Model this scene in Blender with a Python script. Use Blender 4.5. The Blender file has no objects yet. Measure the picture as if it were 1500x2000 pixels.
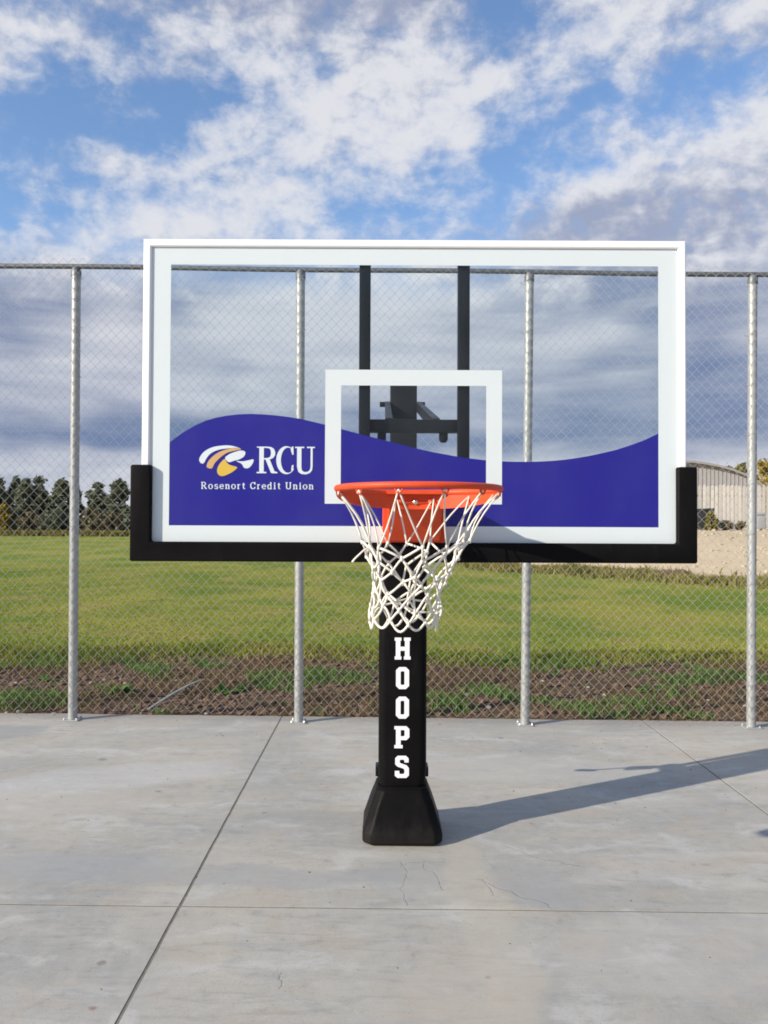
import bpy, bmesh, math, random
import numpy as np
from mathutils import Vector, Matrix, noise

R = math.radians
scene = bpy.context.scene
COL = scene.collection

# ------------------------------------------------------------------ camera
CAMH, FPX, HOR = 1.60, 1600.0, 1030.0      # eye height, focal length and horizon in photo pixels
cam_data = bpy.data.cameras.new("camera")
cam = bpy.data.objects.new("camera", cam_data)
COL.objects.link(cam)
cam_data.sensor_fit = 'VERTICAL'
cam_data.sensor_height = 24.0
cam_data.sensor_width = 18.0
cam_data.lens = 24.0 * FPX / 2000.0
cam_data.clip_start = 0.05
cam_data.clip_end = 3000.0
PITCH, ROLL = math.atan((HOR - 1000) / FPX), R(0.25)
cam.matrix_world = (Matrix.Translation((0, 0, CAMH)) @ Matrix.Rotation(R(90) + PITCH, 4, 'X')
                    @ Matrix.Rotation(ROLL, 4, 'Z'))
scene.camera = cam

def at(px, py, Y):
    """world point at depth Y seen at a photo pixel (used to read positions off the photo)"""
    return ((px - 750.0) / FPX * Y, Y, CAMH + (HOR - py) / FPX * Y)

def sky_dir(px, py):
    """azimuth, elevation of a photo pixel"""
    v = Vector(((px - 750.0) / FPX, 1.0, (HOR - py) / FPX)).normalized()
    return math.atan2(v.x, v.y), math.asin(v.z)

# ------------------------------------------------------------------ light
SUN_EL = R(24.8)
LX, LY = 0.874, 0.486                       # horizontal direction the light travels
sun_data = bpy.data.lights.new("sun", 'SUN')
sun = bpy.data.objects.new("sun", sun_data)
COL.objects.link(sun)
sun_data.energy = 5.0
sun_data.angle = R(0.5)
sun_data.color = (1.0, 0.91, 0.77)
sun.location = (-20, -12, 15)
ldir = Vector((LX * math.cos(SUN_EL), LY * math.cos(SUN_EL), -math.sin(SUN_EL)))
sun.rotation_euler = ldir.to_track_quat('-Z', 'Y').to_euler()

scene.view_settings.view_transform = 'Standard'
scene.view_settings.look = 'None'
scene.view_settings.gamma = 1.0
scene.view_settings.use_curve_mapping = False
scene.view_settings.exposure = 0.32

scene.cycles.filter_width = 1.8
SKY_STRENGTH = 0.095
SKY_TINT = (1.40, 1.55, 1.75)
world = bpy.data.worlds.new("World")
scene.world = world
world.use_nodes = True

class NT:
    """small helper for building node trees"""
    def __init__(self, tree):
        self.t = tree; self.n = tree.nodes; self.l = tree.links
    def node(self, typ, **kw):
        nd = self.n.new(typ)
        for k, v in kw.items():
            setattr(nd, k, v)
        return nd
    def link(self, a, b):
        self.l.new(a, b)
    def put(self, sock, v):
        if hasattr(v, 'is_output') or isinstance(v, bpy.types.NodeSocket):
            self.l.new(v, sock)
        else:
            sock.default_value = v
    def math(self, op, a, b=None, c=None, clamp=False):
        nd = self.node('ShaderNodeMath', operation=op)
        nd.use_clamp = clamp
        self.put(nd.inputs[0], a)
        if b is not None: self.put(nd.inputs[1], b)
        if c is not None: self.put(nd.inputs[2], c)
        return nd.outputs[0]
    def vmath(self, op, a, b=None):
        nd = self.node('ShaderNodeVectorMath', operation=op)
        self.put(nd.inputs[0], a)
        if b is not None: self.put(nd.inputs[1], b)
        return nd.outputs[0]
    def smooth(self, v, lo, hi, a=0.0, b=1.0):
        nd = self.node('ShaderNodeMapRange', interpolation_type='SMOOTHSTEP')
        self.put(nd.inputs[0], v)
        for i, q in ((1, lo), (2, hi), (3, a), (4, b)):
            self.put(nd.inputs[i], q)
        return nd.outputs[0]
    def noise(self, vec, scale, detail=4.0, rough=0.55, dist=0.0, out=0):
        nd = self.node('ShaderNodeTexNoise')
        self.put(nd.inputs['Vector'], vec)
        nd.inputs['Scale'].default_value = scale
        nd.inputs['Detail'].default_value = detail
        nd.inputs['Roughness'].default_value = rough
        nd.inputs['Distortion'].default_value = dist
        return nd.outputs[out]
    def mapping(self, vec, scale=(1, 1, 1), loc=(0, 0, 0), rot=(0, 0, 0)):
        nd = self.node('ShaderNodeMapping')
        self.put(nd.inputs['Vector'], vec)
        nd.inputs['Scale'].default_value = scale
        nd.inputs['Location'].default_value = loc
        nd.inputs['Rotation'].default_value = rot
        return nd.outputs[0]
    def mix(self, fac, a, b, blend='MIX'):
        nd = self.node('ShaderNodeMix', data_type='RGBA', blend_type=blend)
        self.put(nd.inputs[0], fac)
        for s, v in ((nd.inputs[6], a), (nd.inputs[7], b)):
            if isinstance(v, (tuple, list)):
                s.default_value = (v[0], v[1], v[2], 1)
            else:
                self.put(s, v)
        return nd.outputs[2]

def build_world():
    w = NT(world.node_tree)
    w.n.clear()
    sky = w.node('ShaderNodeTexSky', sky_type='NISHITA')
    sky.sun_disc = False
    sky.sun_elevation = SUN_EL
    sky.sun_rotation = math.atan2(-LX, -LY)
    sky.air_density = 1.0
    sky.dust_density = 0.6
    sky.ozone_density = 1.6
    tc = w.node('ShaderNodeTexCoord')
    d = w.vmath('NORMALIZE', tc.outputs['Generated'])
    sep = w.node('ShaderNodeSeparateXYZ')
    w.link(d, sep.inputs[0])
    az = w.math('ARCTAN2', sep.outputs[0], sep.outputs[1])
    el = w.math('ARCSINE', sep.outputs[2])
    # soft warp so cloud banks do not have plain outlines
    dw = w.noise(w.mapping(d, scale=(1, 1, 1.4)), 7.0, 3.0, 0.6, out=1)
    dwc = w.node('ShaderNodeSeparateColor')
    w.link(dw, dwc.inputs[0])
    azw = w.math('MULTIPLY_ADD', dwc.outputs[0], 0.07, w.math('SUBTRACT', az, 0.035))
    elw = w.math('MULTIPLY_ADD', dwc.outputs[1], 0.05, w.math('SUBTRACT', el, 0.025))
    # where the photographed sky is covered / how bright its clouds are: rows from high to low, one value per 100 px
    rows_py = [0, 70, 140, 210, 280, 350, 420, 490, 560, 640, 720, 800, 860, 925]
    cover = ['3467888876267775', '6656877786358877', '9854776997754666', '6331268986634333', '2223677888435678', '3466686664346789', '3566887222479999', '3667766567899999',
             '6766667777899999', '9999999999999999', '9999999999999999', '9999999999999999', '9999999999999999', '9999999999999999']
    light = ['4432222235568655', '6666755677579866', '9766777777887655', '7777788878987766', '7777888899877777', '7777888888778655', '7778898777542223', '7888877776421123',
             '6675467897654455', '3465767665555334', '5665566776654434', '5545554455444433', '2222233333333322', '6777777777777777']
    a_lo, a_hi = sky_dir(-100, 500)[0], sky_dir(1600, 500)[0]
    tq = w.math('DIVIDE', w.math('SUBTRACT', azw, a_lo), a_hi - a_lo, clamp=True)
    els = [sky_dir(750, p)[1] for p in rows_py]
    grid = None
    order_ = list(range(len(rows_py)))[::-1]          # from the horizon up
    for q, i in enumerate(order_ + [-1]):
        ramp = w.node('ShaderNodeValToRGB')
        ramp.color_ramp.interpolation = 'EASE'
        st = ramp.color_ramp.elements
        cols = [(0.55, 0.55)] + [(int(cover[i][k]) / 9, int(light[i][k]) / 9) for k in range(16)] + [(0.55, 0.55)] if i >= 0 else [(0.55, 0.55)] * 2
        st[0].position = 0.0; st[1].position = 1.0
        for k in range(len(cols) - 2):
            st.new((k + 1) * 100.0 / 1700.0)
        for k, (c_, l_) in enumerate(cols):
            st[k].color = (c_, l_, 0, 1)
        w.link(tq, ramp.inputs[0])
        if grid is None:
            grid = ramp.outputs[0]
        else:
            e0 = els[order_[q - 1]]
            e1 = els[i] if i >= 0 else e0 + R(12)
            f = w.math('MULTIPLY_ADD', elw, 1.0 / (e1 - e0), -e0 / (e1 - e0), clamp=True)
            grid = w.mix(f, grid, ramp.outputs[0])
    gs = w.node('ShaderNodeSeparateColor'); w.link(grid, gs.inputs[0])
    gc, gl = gs.outputs[0], gs.outputs[1]
    pv = w.vmath('ADD', d, w.vmath('SCALE', w.vmath('SUBTRACT', dw, (0.5, 0.5, 0.5))))
    pv.node.inputs[1].links[0].from_node.inputs[3].default_value = 0.035
    puff = w.noise(w.mapping(pv, scale=(1, 1, 1.45), loc=(3.1, 0.4, 1.7)), 19.0, 8.0, 0.60)
    lit = w.noise(w.mapping(pv, scale=(1, 1, 1.45), loc=(3.1 - .012, 0.4, 1.7 + .014)), 19.0, 4.0, 0.58)
    fine = w.noise(w.mapping(d, scale=(1, 1, 1.5), loc=(0.3, 5.4, 2.2)), 60.0, 4.0, 0.66)
    dens = w.math('ADD', w.math('MULTIPLY', w.math('SUBTRACT', puff, 0.5), 2.4),
                  w.math('ADD', w.math('MULTIPLY', w.math('SUBTRACT', fine, 0.5), 0.48), w.math('MULTIPLY', w.math('SUBTRACT', gc, 0.56), 1.45)))
    high = w.smooth(dens, -0.52, 0.66)
    lowf = w.smooth(w.math('MULTIPLY_ADD', puff, 0.10, el), R(21.0), R(17.0))
    streak = w.noise(w.mapping(d, scale=(1.6, 1.6, 11.0), loc=(0.7, 1.9, 4.3)), 2.6, 6.0, 0.55)
    soft = w.noise(w.mapping(d, scale=(1, 1, 2.6), loc=(5.7, 2.9, 0.3)), 6.0, 4.0, 0.5)
    lum = w.math('ADD', w.math('MULTIPLY', w.math('SUBTRACT', streak, 0.5), 1.3),
                 w.math('ADD', w.math('MULTIPLY', w.math('SUBTRACT', soft, 0.5), 0.7), w.math('MULTIPLY', w.math('SUBTRACT', gl, 0.5), 1.5)))
    low_col = w.mix(w.smooth(lum, -0.52, 0.55), (1.25, 1.85, 3.3), (5.4, 5.6, 6.2))
    # lit tops are white, thick undersides lilac grey
    sh = w.smooth(w.math('ADD', w.math('ADD', w.math('MULTIPLY', w.math('SUBTRACT', soft, 0.5), 0.7), w.math('MULTIPLY', w.math('SUBTRACT', puff, lit), 1.8)),
                         w.math('ADD', w.math('MULTIPLY', w.math('SUBTRACT', gl, 0.55), 1.5), w.math('MULTIPLY', dens, 0.40))), -0.50, 0.70)
    hi_col = w.mix(sh, (2.9, 3.25, 4.4), (6.5, 6.55, 6.9))
    base = w.mix(1.0, sky.outputs[0], SKY_TINT, 'MULTIPLY')
    c1 = w.mix(w.math('MULTIPLY', high, 0.96), base, hi_col)
    c2 = w.mix(w.math('MULTIPLY', lowf, 0.95), c1, low_col)
    bg = w.node('ShaderNodeBackground')
    w.link(c2, bg.inputs[0])
    bg.inputs[1].default_value = SKY_STRENGTH
    out = w.node('ShaderNodeOutputWorld')
    w.link(bg.outputs[0], out.inputs[0])
build_world()
world.cycles.sampling_method = 'MANUAL'
world.cycles.sample_map_resolution = 256

# ------------------------------------------------------------------ helpers
def put_tags(o, label=None, cat=None, group=None, kind=None):
    if label: o["label"] = label
    if cat: o["category"] = cat
    if group: o["group"] = group
    if kind: o["kind"] = kind
    return o

def empty(name, loc=(0, 0, 0), **kw):
    o = bpy.data.objects.new(name, None)
    o.location = loc
    o.empty_display_size = 0.2
    COL.objects.link(o)
    return put_tags(o, **kw)

class MB:
    """collects shapes, builds ONE mesh object; coordinates are world unless an origin is given"""
    def __init__(self):
        self.v = []; self.f = []
    def add(self, vs, fs):
        b = len(self.v)
        self.v += [tuple(p) for p in vs]
        self.f += [tuple(b + i for i in f) for f in fs]
        return self
    def box(self, x0, x1, y0, y1, z0, z1, bev=0.0):
        if bev <= 0:
            return self.add([(x0, y0, z0), (x1, y0, z0), (x1, y1, z0), (x0, y1, z0), (x0, y0, z1), (x1, y0, z1), (x1, y1, z1), (x0, y1, z1)],
                            [(0, 3, 2, 1), (4, 5, 6, 7), (0, 1, 5, 4), (1, 2, 6, 5), (2, 3, 7, 6), (3, 0, 4, 7)])
        bm = bmesh.new()
        bmesh.ops.create_cube(bm, size=1.0)
        for q in bm.verts:
            q.co = ((x0 + x1) / 2 + q.co.x * (x1 - x0), (y0 + y1) / 2 + q.co.y * (y1 - y0), (z0 + z1) / 2 + q.co.z * (z1 - z0))
        bmesh.ops.bevel(bm, geom=bm.edges[:], offset=bev, segments=2, affect='EDGES', profile=0.6)
        return self.bm(bm)
    def bm(self, bm):
        bm.verts.index_update()
        self.add([tuple(q.co) for q in bm.verts], [[q.index for q in f.verts] for f in bm.faces])
        bm.free()
        return self
    def rings(self, rings, cap=True, closed=False):
        """loft equal-length rings"""
        n = len(rings[0]); b = len(self.v)
        for r in rings:
            self.v += [tuple(p) for p in r]
        m = len(rings)
        for k in range(m if closed else m - 1):
            k2 = (k + 1) % m
            for i in range(n):
                j = (i + 1) % n
                self.f.append((b + k * n + i, b + k * n + j, b + k2 * n + j, b + k2 * n + i))
        if cap and not closed:
            self.f.append(tuple(b + i for i in reversed(range(n))))
            self.f.append(tuple(b + (m - 1) * n + i for i in range(n)))
        return self
    def tube(self, pts, r, n=8, closed=False, cap=True):
        pts = [Vector(p) for p in pts]
        m = len(pts)
        rad = r if isinstance(r, (list, tuple)) else [r] * m
        rings = []; up = None
        for i, p in enumerate(pts):
            if closed:
                t = pts[(i + 1) % m] - pts[i - 1]
            else:
                t = pts[min(i + 1, m - 1)] - pts[max(i - 1, 0)]
            t.normalize()
            if up is None:
                up = Vector((0, 0, 1)) if abs(t.z) < 0.9 else Vector((0, 1, 0))
            a = up - t * up.dot(t)
            if a.length < 1e-5:
                a = t.orthogonal()
            a.normalize(); up = a
            c = t.cross(a)
            rings.append([p + (a * math.cos(2 * math.pi * k / n) + c * math.sin(2 * math.pi * k / n)) * rad[i] for k in range(n)])
        return self.rings(rings, cap, closed)
    def prism(self, poly, y0, y1):
        """polygon in x,z extruded along y"""
        n = len(poly); b = len(self.v)
        area = sum(poly[i][0] * poly[(i + 1) % n][1] - poly[(i + 1) % n][0] * poly[i][1] for i in range(n))
        if area < 0: poly = poly[::-1]
        self.v += [(p[0], y0, p[1]) for p in poly] + [(p[0], y1, p[1]) for p in poly]
        self.f.append(tuple(b + i for i in range(n)))
        self.f.append(tuple(b + n + i for i in reversed(range(n))))
        for i in range(n):
            j = (i + 1) % n
            self.f.append((b + i, b + n + i, b + n + j, b + j))
        return self
    def loop(self, outer, inner, y0, y1):
        """ring between two outlines (x,z) of equal length, extruded along y"""
        n = len(outer); b = len(self.v)
        for y in (y0, y1):
            self.v += [(p[0], y, p[1]) for p in outer] + [(p[0], y, p[1]) for p in inner]
        O0, I0, O1, I1 = b, b + n, b + 2 * n, b + 3 * n
        for i in range(n):
            j = (i + 1) % n
            self.f += [(O0 + i, O0 + j, I0 + j, I0 + i), (O1 + j, O1 + i, I1 + i, I1 + j),
                       (O0 + j, O0 + i, O1 + i, O1 + j), (I0 + i, I0 + j, I1 + j, I1 + i)]
        return self
    def build(self, name, mat, parent=None, smooth=False, origin=None, fix=True, **kw):
        o0 = Vector(origin) if origin is not None else Vector((0, 0, 0))
        me = bpy.data.meshes.new(name)
        me.from_pydata([tuple(Vector(p) - o0) for p in self.v], [], self.f)
        if fix:
            bm = bmesh.new(); bm.from_mesh(me)
            bmesh.ops.recalc_face_normals(bm, faces=bm.faces[:])
            bm.to_mesh(me); bm.free()
        if smooth:
            for p in me.polygons: p.use_smooth = True
            if smooth == 'auto':
                bm = bmesh.new(); bm.from_mesh(me)
                for e in bm.edges:
                    if len(e.link_faces) == 2 and e.calc_face_angle(0) > R(35): e.smooth = False
                bm.to_mesh(me); bm.free()
        me.materials.append(mat)
        return link(name, me, parent, o0, **kw)

def link(name, me, parent=None, loc=(0, 0, 0), **kw):
    o = bpy.data.objects.new(name, me)
    COL.objects.link(o)
    o.location = loc
    if parent is not None:
        o.parent = parent
        off = Vector((0, 0, 0)); p = parent
        while p is not None:
            off += p.location; p = p.parent
        o.location = Vector(loc) - off        # parents are never rotated
    return put_tags(o, **kw)

def np_mesh(name, V, F, mat, smooth=False):
    """fast mesh from numpy arrays; F is (n,3) or (n,4)"""
    me = bpy.data.meshes.new(name)
    k = F.shape[1]
    me.vertices.add(len(V)); me.vertices.foreach_set("co", np.asarray(V, dtype=np.float32).ravel())
    me.loops.add(F.size); me.loops.foreach_set("vertex_index", np.asarray(F, dtype=np.int32).ravel())
    me.polygons.add(len(F))
    me.polygons.foreach_set("loop_start", np.arange(0, F.size, k, dtype=np.int32))
    me.polygons.foreach_set("loop_total", np.full(len(F), k, dtype=np.int32))
    me.update(calc_edges=True)
    me.polygons.foreach_set("use_smooth", np.full(len(F), bool(smooth)))
    me.materials.append(mat)
    return me

# ------------------------------------------------------------------ materials
def mat_nt(name):
    m = bpy.data.materials.new(name)
    m.use_nodes = True
    t = NT(m.node_tree)
    return m, t, m.node_tree.nodes["Principled BSDF"]

def plain(name, col, rough=0.5, metal=0.0, spec=0.5, vary=0.08, scale=20.0, bump=0.0, bscale=200.0, coat=0.0):
    m, t, b = mat_nt(name)
    tc = t.node('ShaderNodeTexCoord').outputs['Object']
    n = t.noise(tc, scale, 5.0, 0.6)
    lo = tuple(c * (1 - vary) for c in col); hi = tuple(min(1, c * (1 + vary)) for c in col)
    t.link(t.mix(n, lo, hi), b.inputs['Base Color'])
    n2 = t.noise(tc, scale * 0.35, 3.0, 0.6)
    t.link(t.smooth(n2, 0.2, 0.8, rough * 0.85, min(1.0, rough * 1.15)), b.inputs['Roughness'])
    b.inputs['Metallic'].default_value = metal
    b.inputs['Specular IOR Level'].default_value = spec
    b.inputs['Coat Weight'].default_value = coat
    if bump > 0:
        bp = t.node('ShaderNodeBump')
        bp.inputs['Strength'].default_value = bump
        bp.inputs['Distance'].default_value = 0.002
        t.link(t.noise(tc, bscale, 4.0, 0.6), bp.inputs['Height'])
        t.link(bp.outputs[0], b.inputs['Normal'])
    return m

M = {}
M['white_frame'] = plain('white_painted_steel', (0.86, 0.86, 0.85), 0.35, vary=0.03)
M['white_print'] = plain('white_print', (0.84, 0.83, 0.83), 0.6, spec=0.1, vary=0.015, scale=4)
M['white_text'] = plain('white_lettering', (0.84, 0.83, 0.86), 0.6, spec=0.1, vary=0.02)
M['blue_print'] = plain('blue_print', (0.018, 0.012, 0.265), 0.55, spec=0.1, vary=0.04, scale=3)
M['orange_print'] = plain('orange_print', (0.75, 0.42, 0.16), 0.6, vary=0.1, scale=30)
M['yellow_print'] = plain('yellow_print', (0.82, 0.50, 0.05), 0.6, vary=0.08, scale=30)
M['pad'] = plain('black_vinyl_padding', (0.0065, 0.006, 0.0065), 0.55, spec=0.10, vary=0.25, scale=9, bump=0.25, bscale=350)
def pad_mat():
    m, t, b = mat_nt('black_vinyl_padding')
    g = t.node('ShaderNodeNewGeometry').outputs['Position']
    n1 = t.noise(g, 7, 5, 0.6); n2 = t.noise(t.mapping(g, scale=(1, 1, 0.35)), 18, 6, 0.65); n3 = t.noise(g, 420, 3, 0.6)
    sep = t.node('ShaderNodeSeparateXYZ'); t.link(g, sep.inputs[0])
    low = t.smooth(t.math('ADD', sep.outputs[2], t.math('MULTIPLY', t.math('SUBTRACT', n2, 0.5), 0.25)), 0.16, 0.0)   # splashed dust near the slab
    c = t.mix(n1, (0.0045, 0.004, 0.0045), (0.0085, 0.008, 0.0085))
    c = t.mix(t.math('MULTIPLY', t.smooth(n2, 0.58, 0.80), 0.10), c, (0.10, 0.095, 0.085))
    c = t.mix(t.math('MULTIPLY', low, 0.05), c, (0.22, 0.20, 0.17))
    t.link(c, b.inputs['Base Color'])
    t.link(t.smooth(n1, 0.25, 0.75, 0.38, 0.60), b.inputs['Roughness'])
    b.inputs['Specular IOR Level'].default_value = 0.06
    bp = t.node('ShaderNodeBump'); bp.inputs['Strength'].default_value = 0.55; bp.inputs['Distance'].default_value = 0.006
    t.link(t.math('ADD', n1, t.math('ADD', t.math('MULTIPLY', n2, 0.35), t.math('MULTIPLY', n3, 0.06))), bp.inputs['Height'])
    t.link(bp.outputs[0], b.inputs['Normal'])
    return m
M['pad'] = pad_mat()
M['black_steel'] = plain('black_powder_coat', (0.007, 0.009, 0.012), 0.45, spec=0.18, vary=0.2, bump=0.15, bscale=600)
M['rim'] = plain('orange_powder_coat', (0.68, 0.072, 0.018), 0.48, spec=0.35, vary=0.16, scale=25, bump=0.3, bscale=500)
M['bolt'] = plain('zinc_bolt', (0.55, 0.52, 0.48), 0.4, metal=0.8)
M['cord'] = plain('white_nylon_cord', (0.79, 0.75, 0.66), 0.85, spec=0.2, vary=0.18, scale=40, bump=0.5, bscale=900)
M['pipe'] = plain('grey_plastic_pipe', (0.27, 0.29, 0.29), 0.6, vary=0.25)

def glass_mat():
    m = bpy.data.materials.new('tempered_glass'); m.use_nodes = True
    t = NT(m.node_tree); t.n.clear()
    lw = t.node('ShaderNodeLayerWeight'); lw.inputs[0].default_value = 0.5
    f = t.math('POWER', lw.outputs['Facing'], 4.0)
    fac = t.math('ADD', t.math('MULTIPLY', f, 0.4), 0.012)
    tr = t.node('ShaderNodeBsdfTransparent'); tr.inputs[0].default_value = (0.952, 0.977, 0.981, 1)
    gl = t.node('ShaderNodeBsdfGlossy'); gl.inputs['Roughness'].default_value = 0.02
    df = t.node('ShaderNodeBsdfDiffuse'); df.inputs[0].default_value = (0.75, 0.80, 0.80, 1)
    tc = t.node('ShaderNodeTexCoord').outputs['Object']
    dust = t.smooth(t.noise(t.mapping(tc, scale=(1, 1, 0.5)), 4.0, 6.0, 0.6), 0.35, 0.8, 0.003, 0.014)
    m1 = t.node('ShaderNodeMixShader'); t.link(dust, m1.inputs[0]); t.link(tr.outputs[0], m1.inputs[1]); t.link(df.outputs[0], m1.inputs[2])
    m2 = t.node('ShaderNodeMixShader'); t.link(fac, m2.inputs[0]); t.link(m1.outputs[0], m2.inputs[1]); t.link(gl.outputs[0], m2.inputs[2])
    o = t.node('ShaderNodeOutputMaterial'); t.link(m2.outputs[0], o.inputs[0])
    return m
M['glass'] = glass_mat()

def galv_mat():
    m, t, b = mat_nt('galvanised_steel')
    tc = t.node('ShaderNodeTexCoord').outputs['Object']
    vo = t.node('ShaderNodeTexVoronoi'); vo.inputs['Scale'].default_value = 60
    t.link(tc, vo.inputs['Vector'])
    n = t.noise(tc, 9, 5, 0.6)
    c = t.mix(n, (0.27, 0.28, 0.28), (0.42, 0.43, 0.42))
    sc = t.node('ShaderNodeSeparateColor'); t.link(vo.outputs['Color'], sc.inputs[0])
    c = t.mix(t.math('MULTIPLY', sc.outputs[0], 0.25), c, (0.54, 0.55, 0.55))
    t.link(c, b.inputs['Base Color'])
    b.inputs['Metallic'].default_value = 0.35
    t.link(t.smooth(n, 0.2, 0.8, 0.38, 0.6), b.inputs['Roughness'])
    return m
M['galv'] = galv_mat()
M['wire'] = plain('galvanised_wire', (0.38, 0.37, 0.35), 0.55, metal=0.3, vary=0.15, scale=8)
M['rail'] = plain('weathered_rail', (0.17, 0.18, 0.19), 0.5, metal=0.5, vary=0.2, scale=8)

JX = [-0.85, 2.18]                  # joints running away from the camera (3.03 m apart)
JY = 3.47                           # cross joint
def concrete_mat():
    m, t, b = mat_nt('court_concrete')
    g = t.node('ShaderNodeNewGeometry').outputs['Position']
    n1 = t.noise(g, 0.55, 6, 0.62, 0.6)
    n2 = t.noise(t.mapping(g, scale=(0.6, 1.9, 1), rot=(0, 0, R(14))), 1.3, 7, 0.6, 0.8)
    n3 = t.noise(t.mapping(g, scale=(1.0, 5.5, 1), rot=(0, 0, R(-7))), 2.4, 6, 0.65, 1.2)
    n4 = t.noise(g, 14, 6, 0.65)
    n5 = t.noise(g, 160, 3, 0.6)
    n6 = t.noise(t.mapping(g, scale=(7, 1.2, 1), rot=(0, 0, R(8))), 26, 3, 0.6)
    n7 = t.noise(t.mapping(g, scale=(1, 1.6, 1), loc=(4, 2, 0)), 2.7, 7, 0.66, 0.5)
    col = t.mix(t.smooth(n1, 0.34, 0.66), (0.315, 0.315, 0.298), (0.430, 0.402, 0.345))
    col = t.mix(t.math('MULTIPLY', t.smooth(n2, 0.48, 0.70), 0.6), col, (0.475, 0.462, 0.430))
    col = t.mix(t.math('MULTIPLY', t.smooth(n3, 0.50, 0.70), 0.60), col, (0.262, 0.266, 0.262))
    col = t.mix(t.math('MULTIPLY', t.smooth(n7, 0.50, 0.64), 0.50), col, (0.39, 0.340, 0.275))
    col = t.mix(t.math('MULTIPLY', t.smooth(n7, 0.47, 0.34), 0.50), col, (0.505, 0.50, 0.48))
    col = t.mix(t.math('MULTIPLY', t.smooth(n4, 0.45, 0.75), 0.26), col, (0.50, 0.48, 0.44))
    col = t.mix(t.math('MULTIPLY', t.smooth(n4, 0.44, 0.28), 0.42), col, (0.22, 0.21, 0.195))
    col = t.mix(t.math('MULTIPLY', t.smooth(n5, 0.52, 0.72), 0.42), col, (0.19, 0.185, 0.175))
    col = t.mix(t.math('MULTIPLY', t.smooth(n6, 0.5, 0.8), 0.16), col, (0.26, 0.255, 0.245))
    # yellowish run-off stain and damp grey patches near the post
    sep = t.node('ShaderNodeSeparateXYZ'); t.link(g, sep.inputs[0])
    wob = t.noise(g, 2.2, 5, 0.6, out=1)
    ws = t.node('ShaderNodeSeparateColor'); t.link(wob, ws.inputs[0])
    X = t.math('ADD', sep.outputs[0], t.math('MULTIPLY', t.math('SUBTRACT', ws.outputs[0], 0.5), 0.32))
    Y = t.math('ADD', sep.outputs[1], t.math('MULTIPLY', t.math('SUBTRACT', ws.outputs[1], 0.5), 0.32))
    def spot(x, y, rx, ry, rot=0.0):
        dx = t.math('SUBTRACT', X, x); dy = t.math('SUBTRACT', Y, y)
        c, s = math.cos(rot), math.sin(rot)
        a = t.math('DIVIDE', t.math('ADD', t.math('MULTIPLY', dx, c), t.math('MULTIPLY', dy, s)), rx)
        e = t.math('DIVIDE', t.math('SUBTRACT', t.math('MULTIPLY', dy, c), t.math('MULTIPLY', dx, s)), ry)
        q = t.math('ADD', t.math('MULTIPLY', a, a), t.math('MULTIPLY', e, e))
        return t.smooth(q, 1.25, 0.45)
    for (x, y, rx, ry, ro, c, k) in [
        (0.42, 3.45, 0.13, 0.95, 0.05, (0.45, 0.415, 0.34), 0.40), (0.30, 2.8, 0.22, 0.35, 0.0, (0.45, 0.40, 0.33), 0.35),
        (0.70, 3.72, 0.19, 0.26, 0.25, (0.30, 0.305, 0.305), 0.55), (0.10, 3.78, 0.22, 0.20, 0, (0.32, 0.33, 0.32), 0.45),
        (-0.35, 4.55, 0.38, 0.13, 0.1, (0.27, 0.27, 0.26), 0.45), (-0.55, 3.75, 0.7, 0.12, 0.03, (0.30, 0.305, 0.31), 0.5),
        (-1.6, 3.85, 0.8, 0.16, 0.05, (0.31, 0.32, 0.325), 0.5), (-1.75, 5.2, 0.9, 0.28, 0.35, (0.48, 0.48, 0.48), 0.4),
        (-2.3, 4.6, 1.0, 0.25, 0.2, (0.47, 0.44, 0.39), 0.4), (1.6, 3.2, 1.2, 0.35, 0.1, (0.47, 0.45, 0.42), 0.3),
        (-2.9, 6.3, 0.35, 0.25, 0.6, (0.24, 0.25, 0.26), 0.6), (-0.2, 2.55, 0.5, 0.15, 0.1, (0.32, 0.325, 0.32), 0.45),
        (1.0, 5.5, 0.9, 0.35, -0.1, (0.45, 0.44, 0.41), 0.4)]:
        col = t.mix(t.math('MULTIPLY', spot(x, y, rx, ry, ro), k), col, c)
    # small dark spots, rust fleck, one smear of blue paint
    for (x, y, r, c) in [(-1.02, 3.02, .022, (.20, .17, .15)), (-0.955, 2.74, .020, (.22, .12, .09)), (-1.9, 5.6, .035, (.2, .2, .2)),
                         (-1.35, 4.95, .025, (.2, .2, .2)), (-0.66, 4.6, .02, (.2, .2, .2)), (-0.60, 2.60, .035, (.20, .28, .42)),
                         (0.38, 2.95, .018, (.24, .2, .17)), (0.90, 6.3, .03, (.2, .2, .2)), (0.46, 6.7, .03, (.2, .2, .2)), (1.9, 3.95, .03, (.24, .22, .2))]:
        dx = t.math('SUBTRACT', sep.outputs[0], x); dy = t.math('SUBTRACT', sep.outputs[1], y)
        q = t.math('ADD', t.math('ADD', t.math('MULTIPLY', dx, dx), t.math('MULTIPLY', dy, dy)), t.math('MULTIPLY', t.math('SUBTRACT', n4, 0.5), r * r * 3))
        col = t.mix(t.math('MULTIPLY', t.smooth(q, r * r, 0.0), 0.75), col, c)
    # hairline cracks: distance to short wandering lines
    cw = t.noise(g, 5.5, 4, 0.6, out=1)
    cs = t.node('ShaderNodeSeparateColor'); t.link(cw, cs.inputs[0])
    CX = t.math('ADD', sep.outputs[0], t.math('MULTIPLY', t.math('SUBTRACT', cs.outputs[0], 0.5), 0.16))
    CY = t.math('ADD', sep.outputs[1], t.math('MULTIPLY', t.math('SUBTRACT', cs.outputs[1], 0.5), 0.16))
    crack = None
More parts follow.
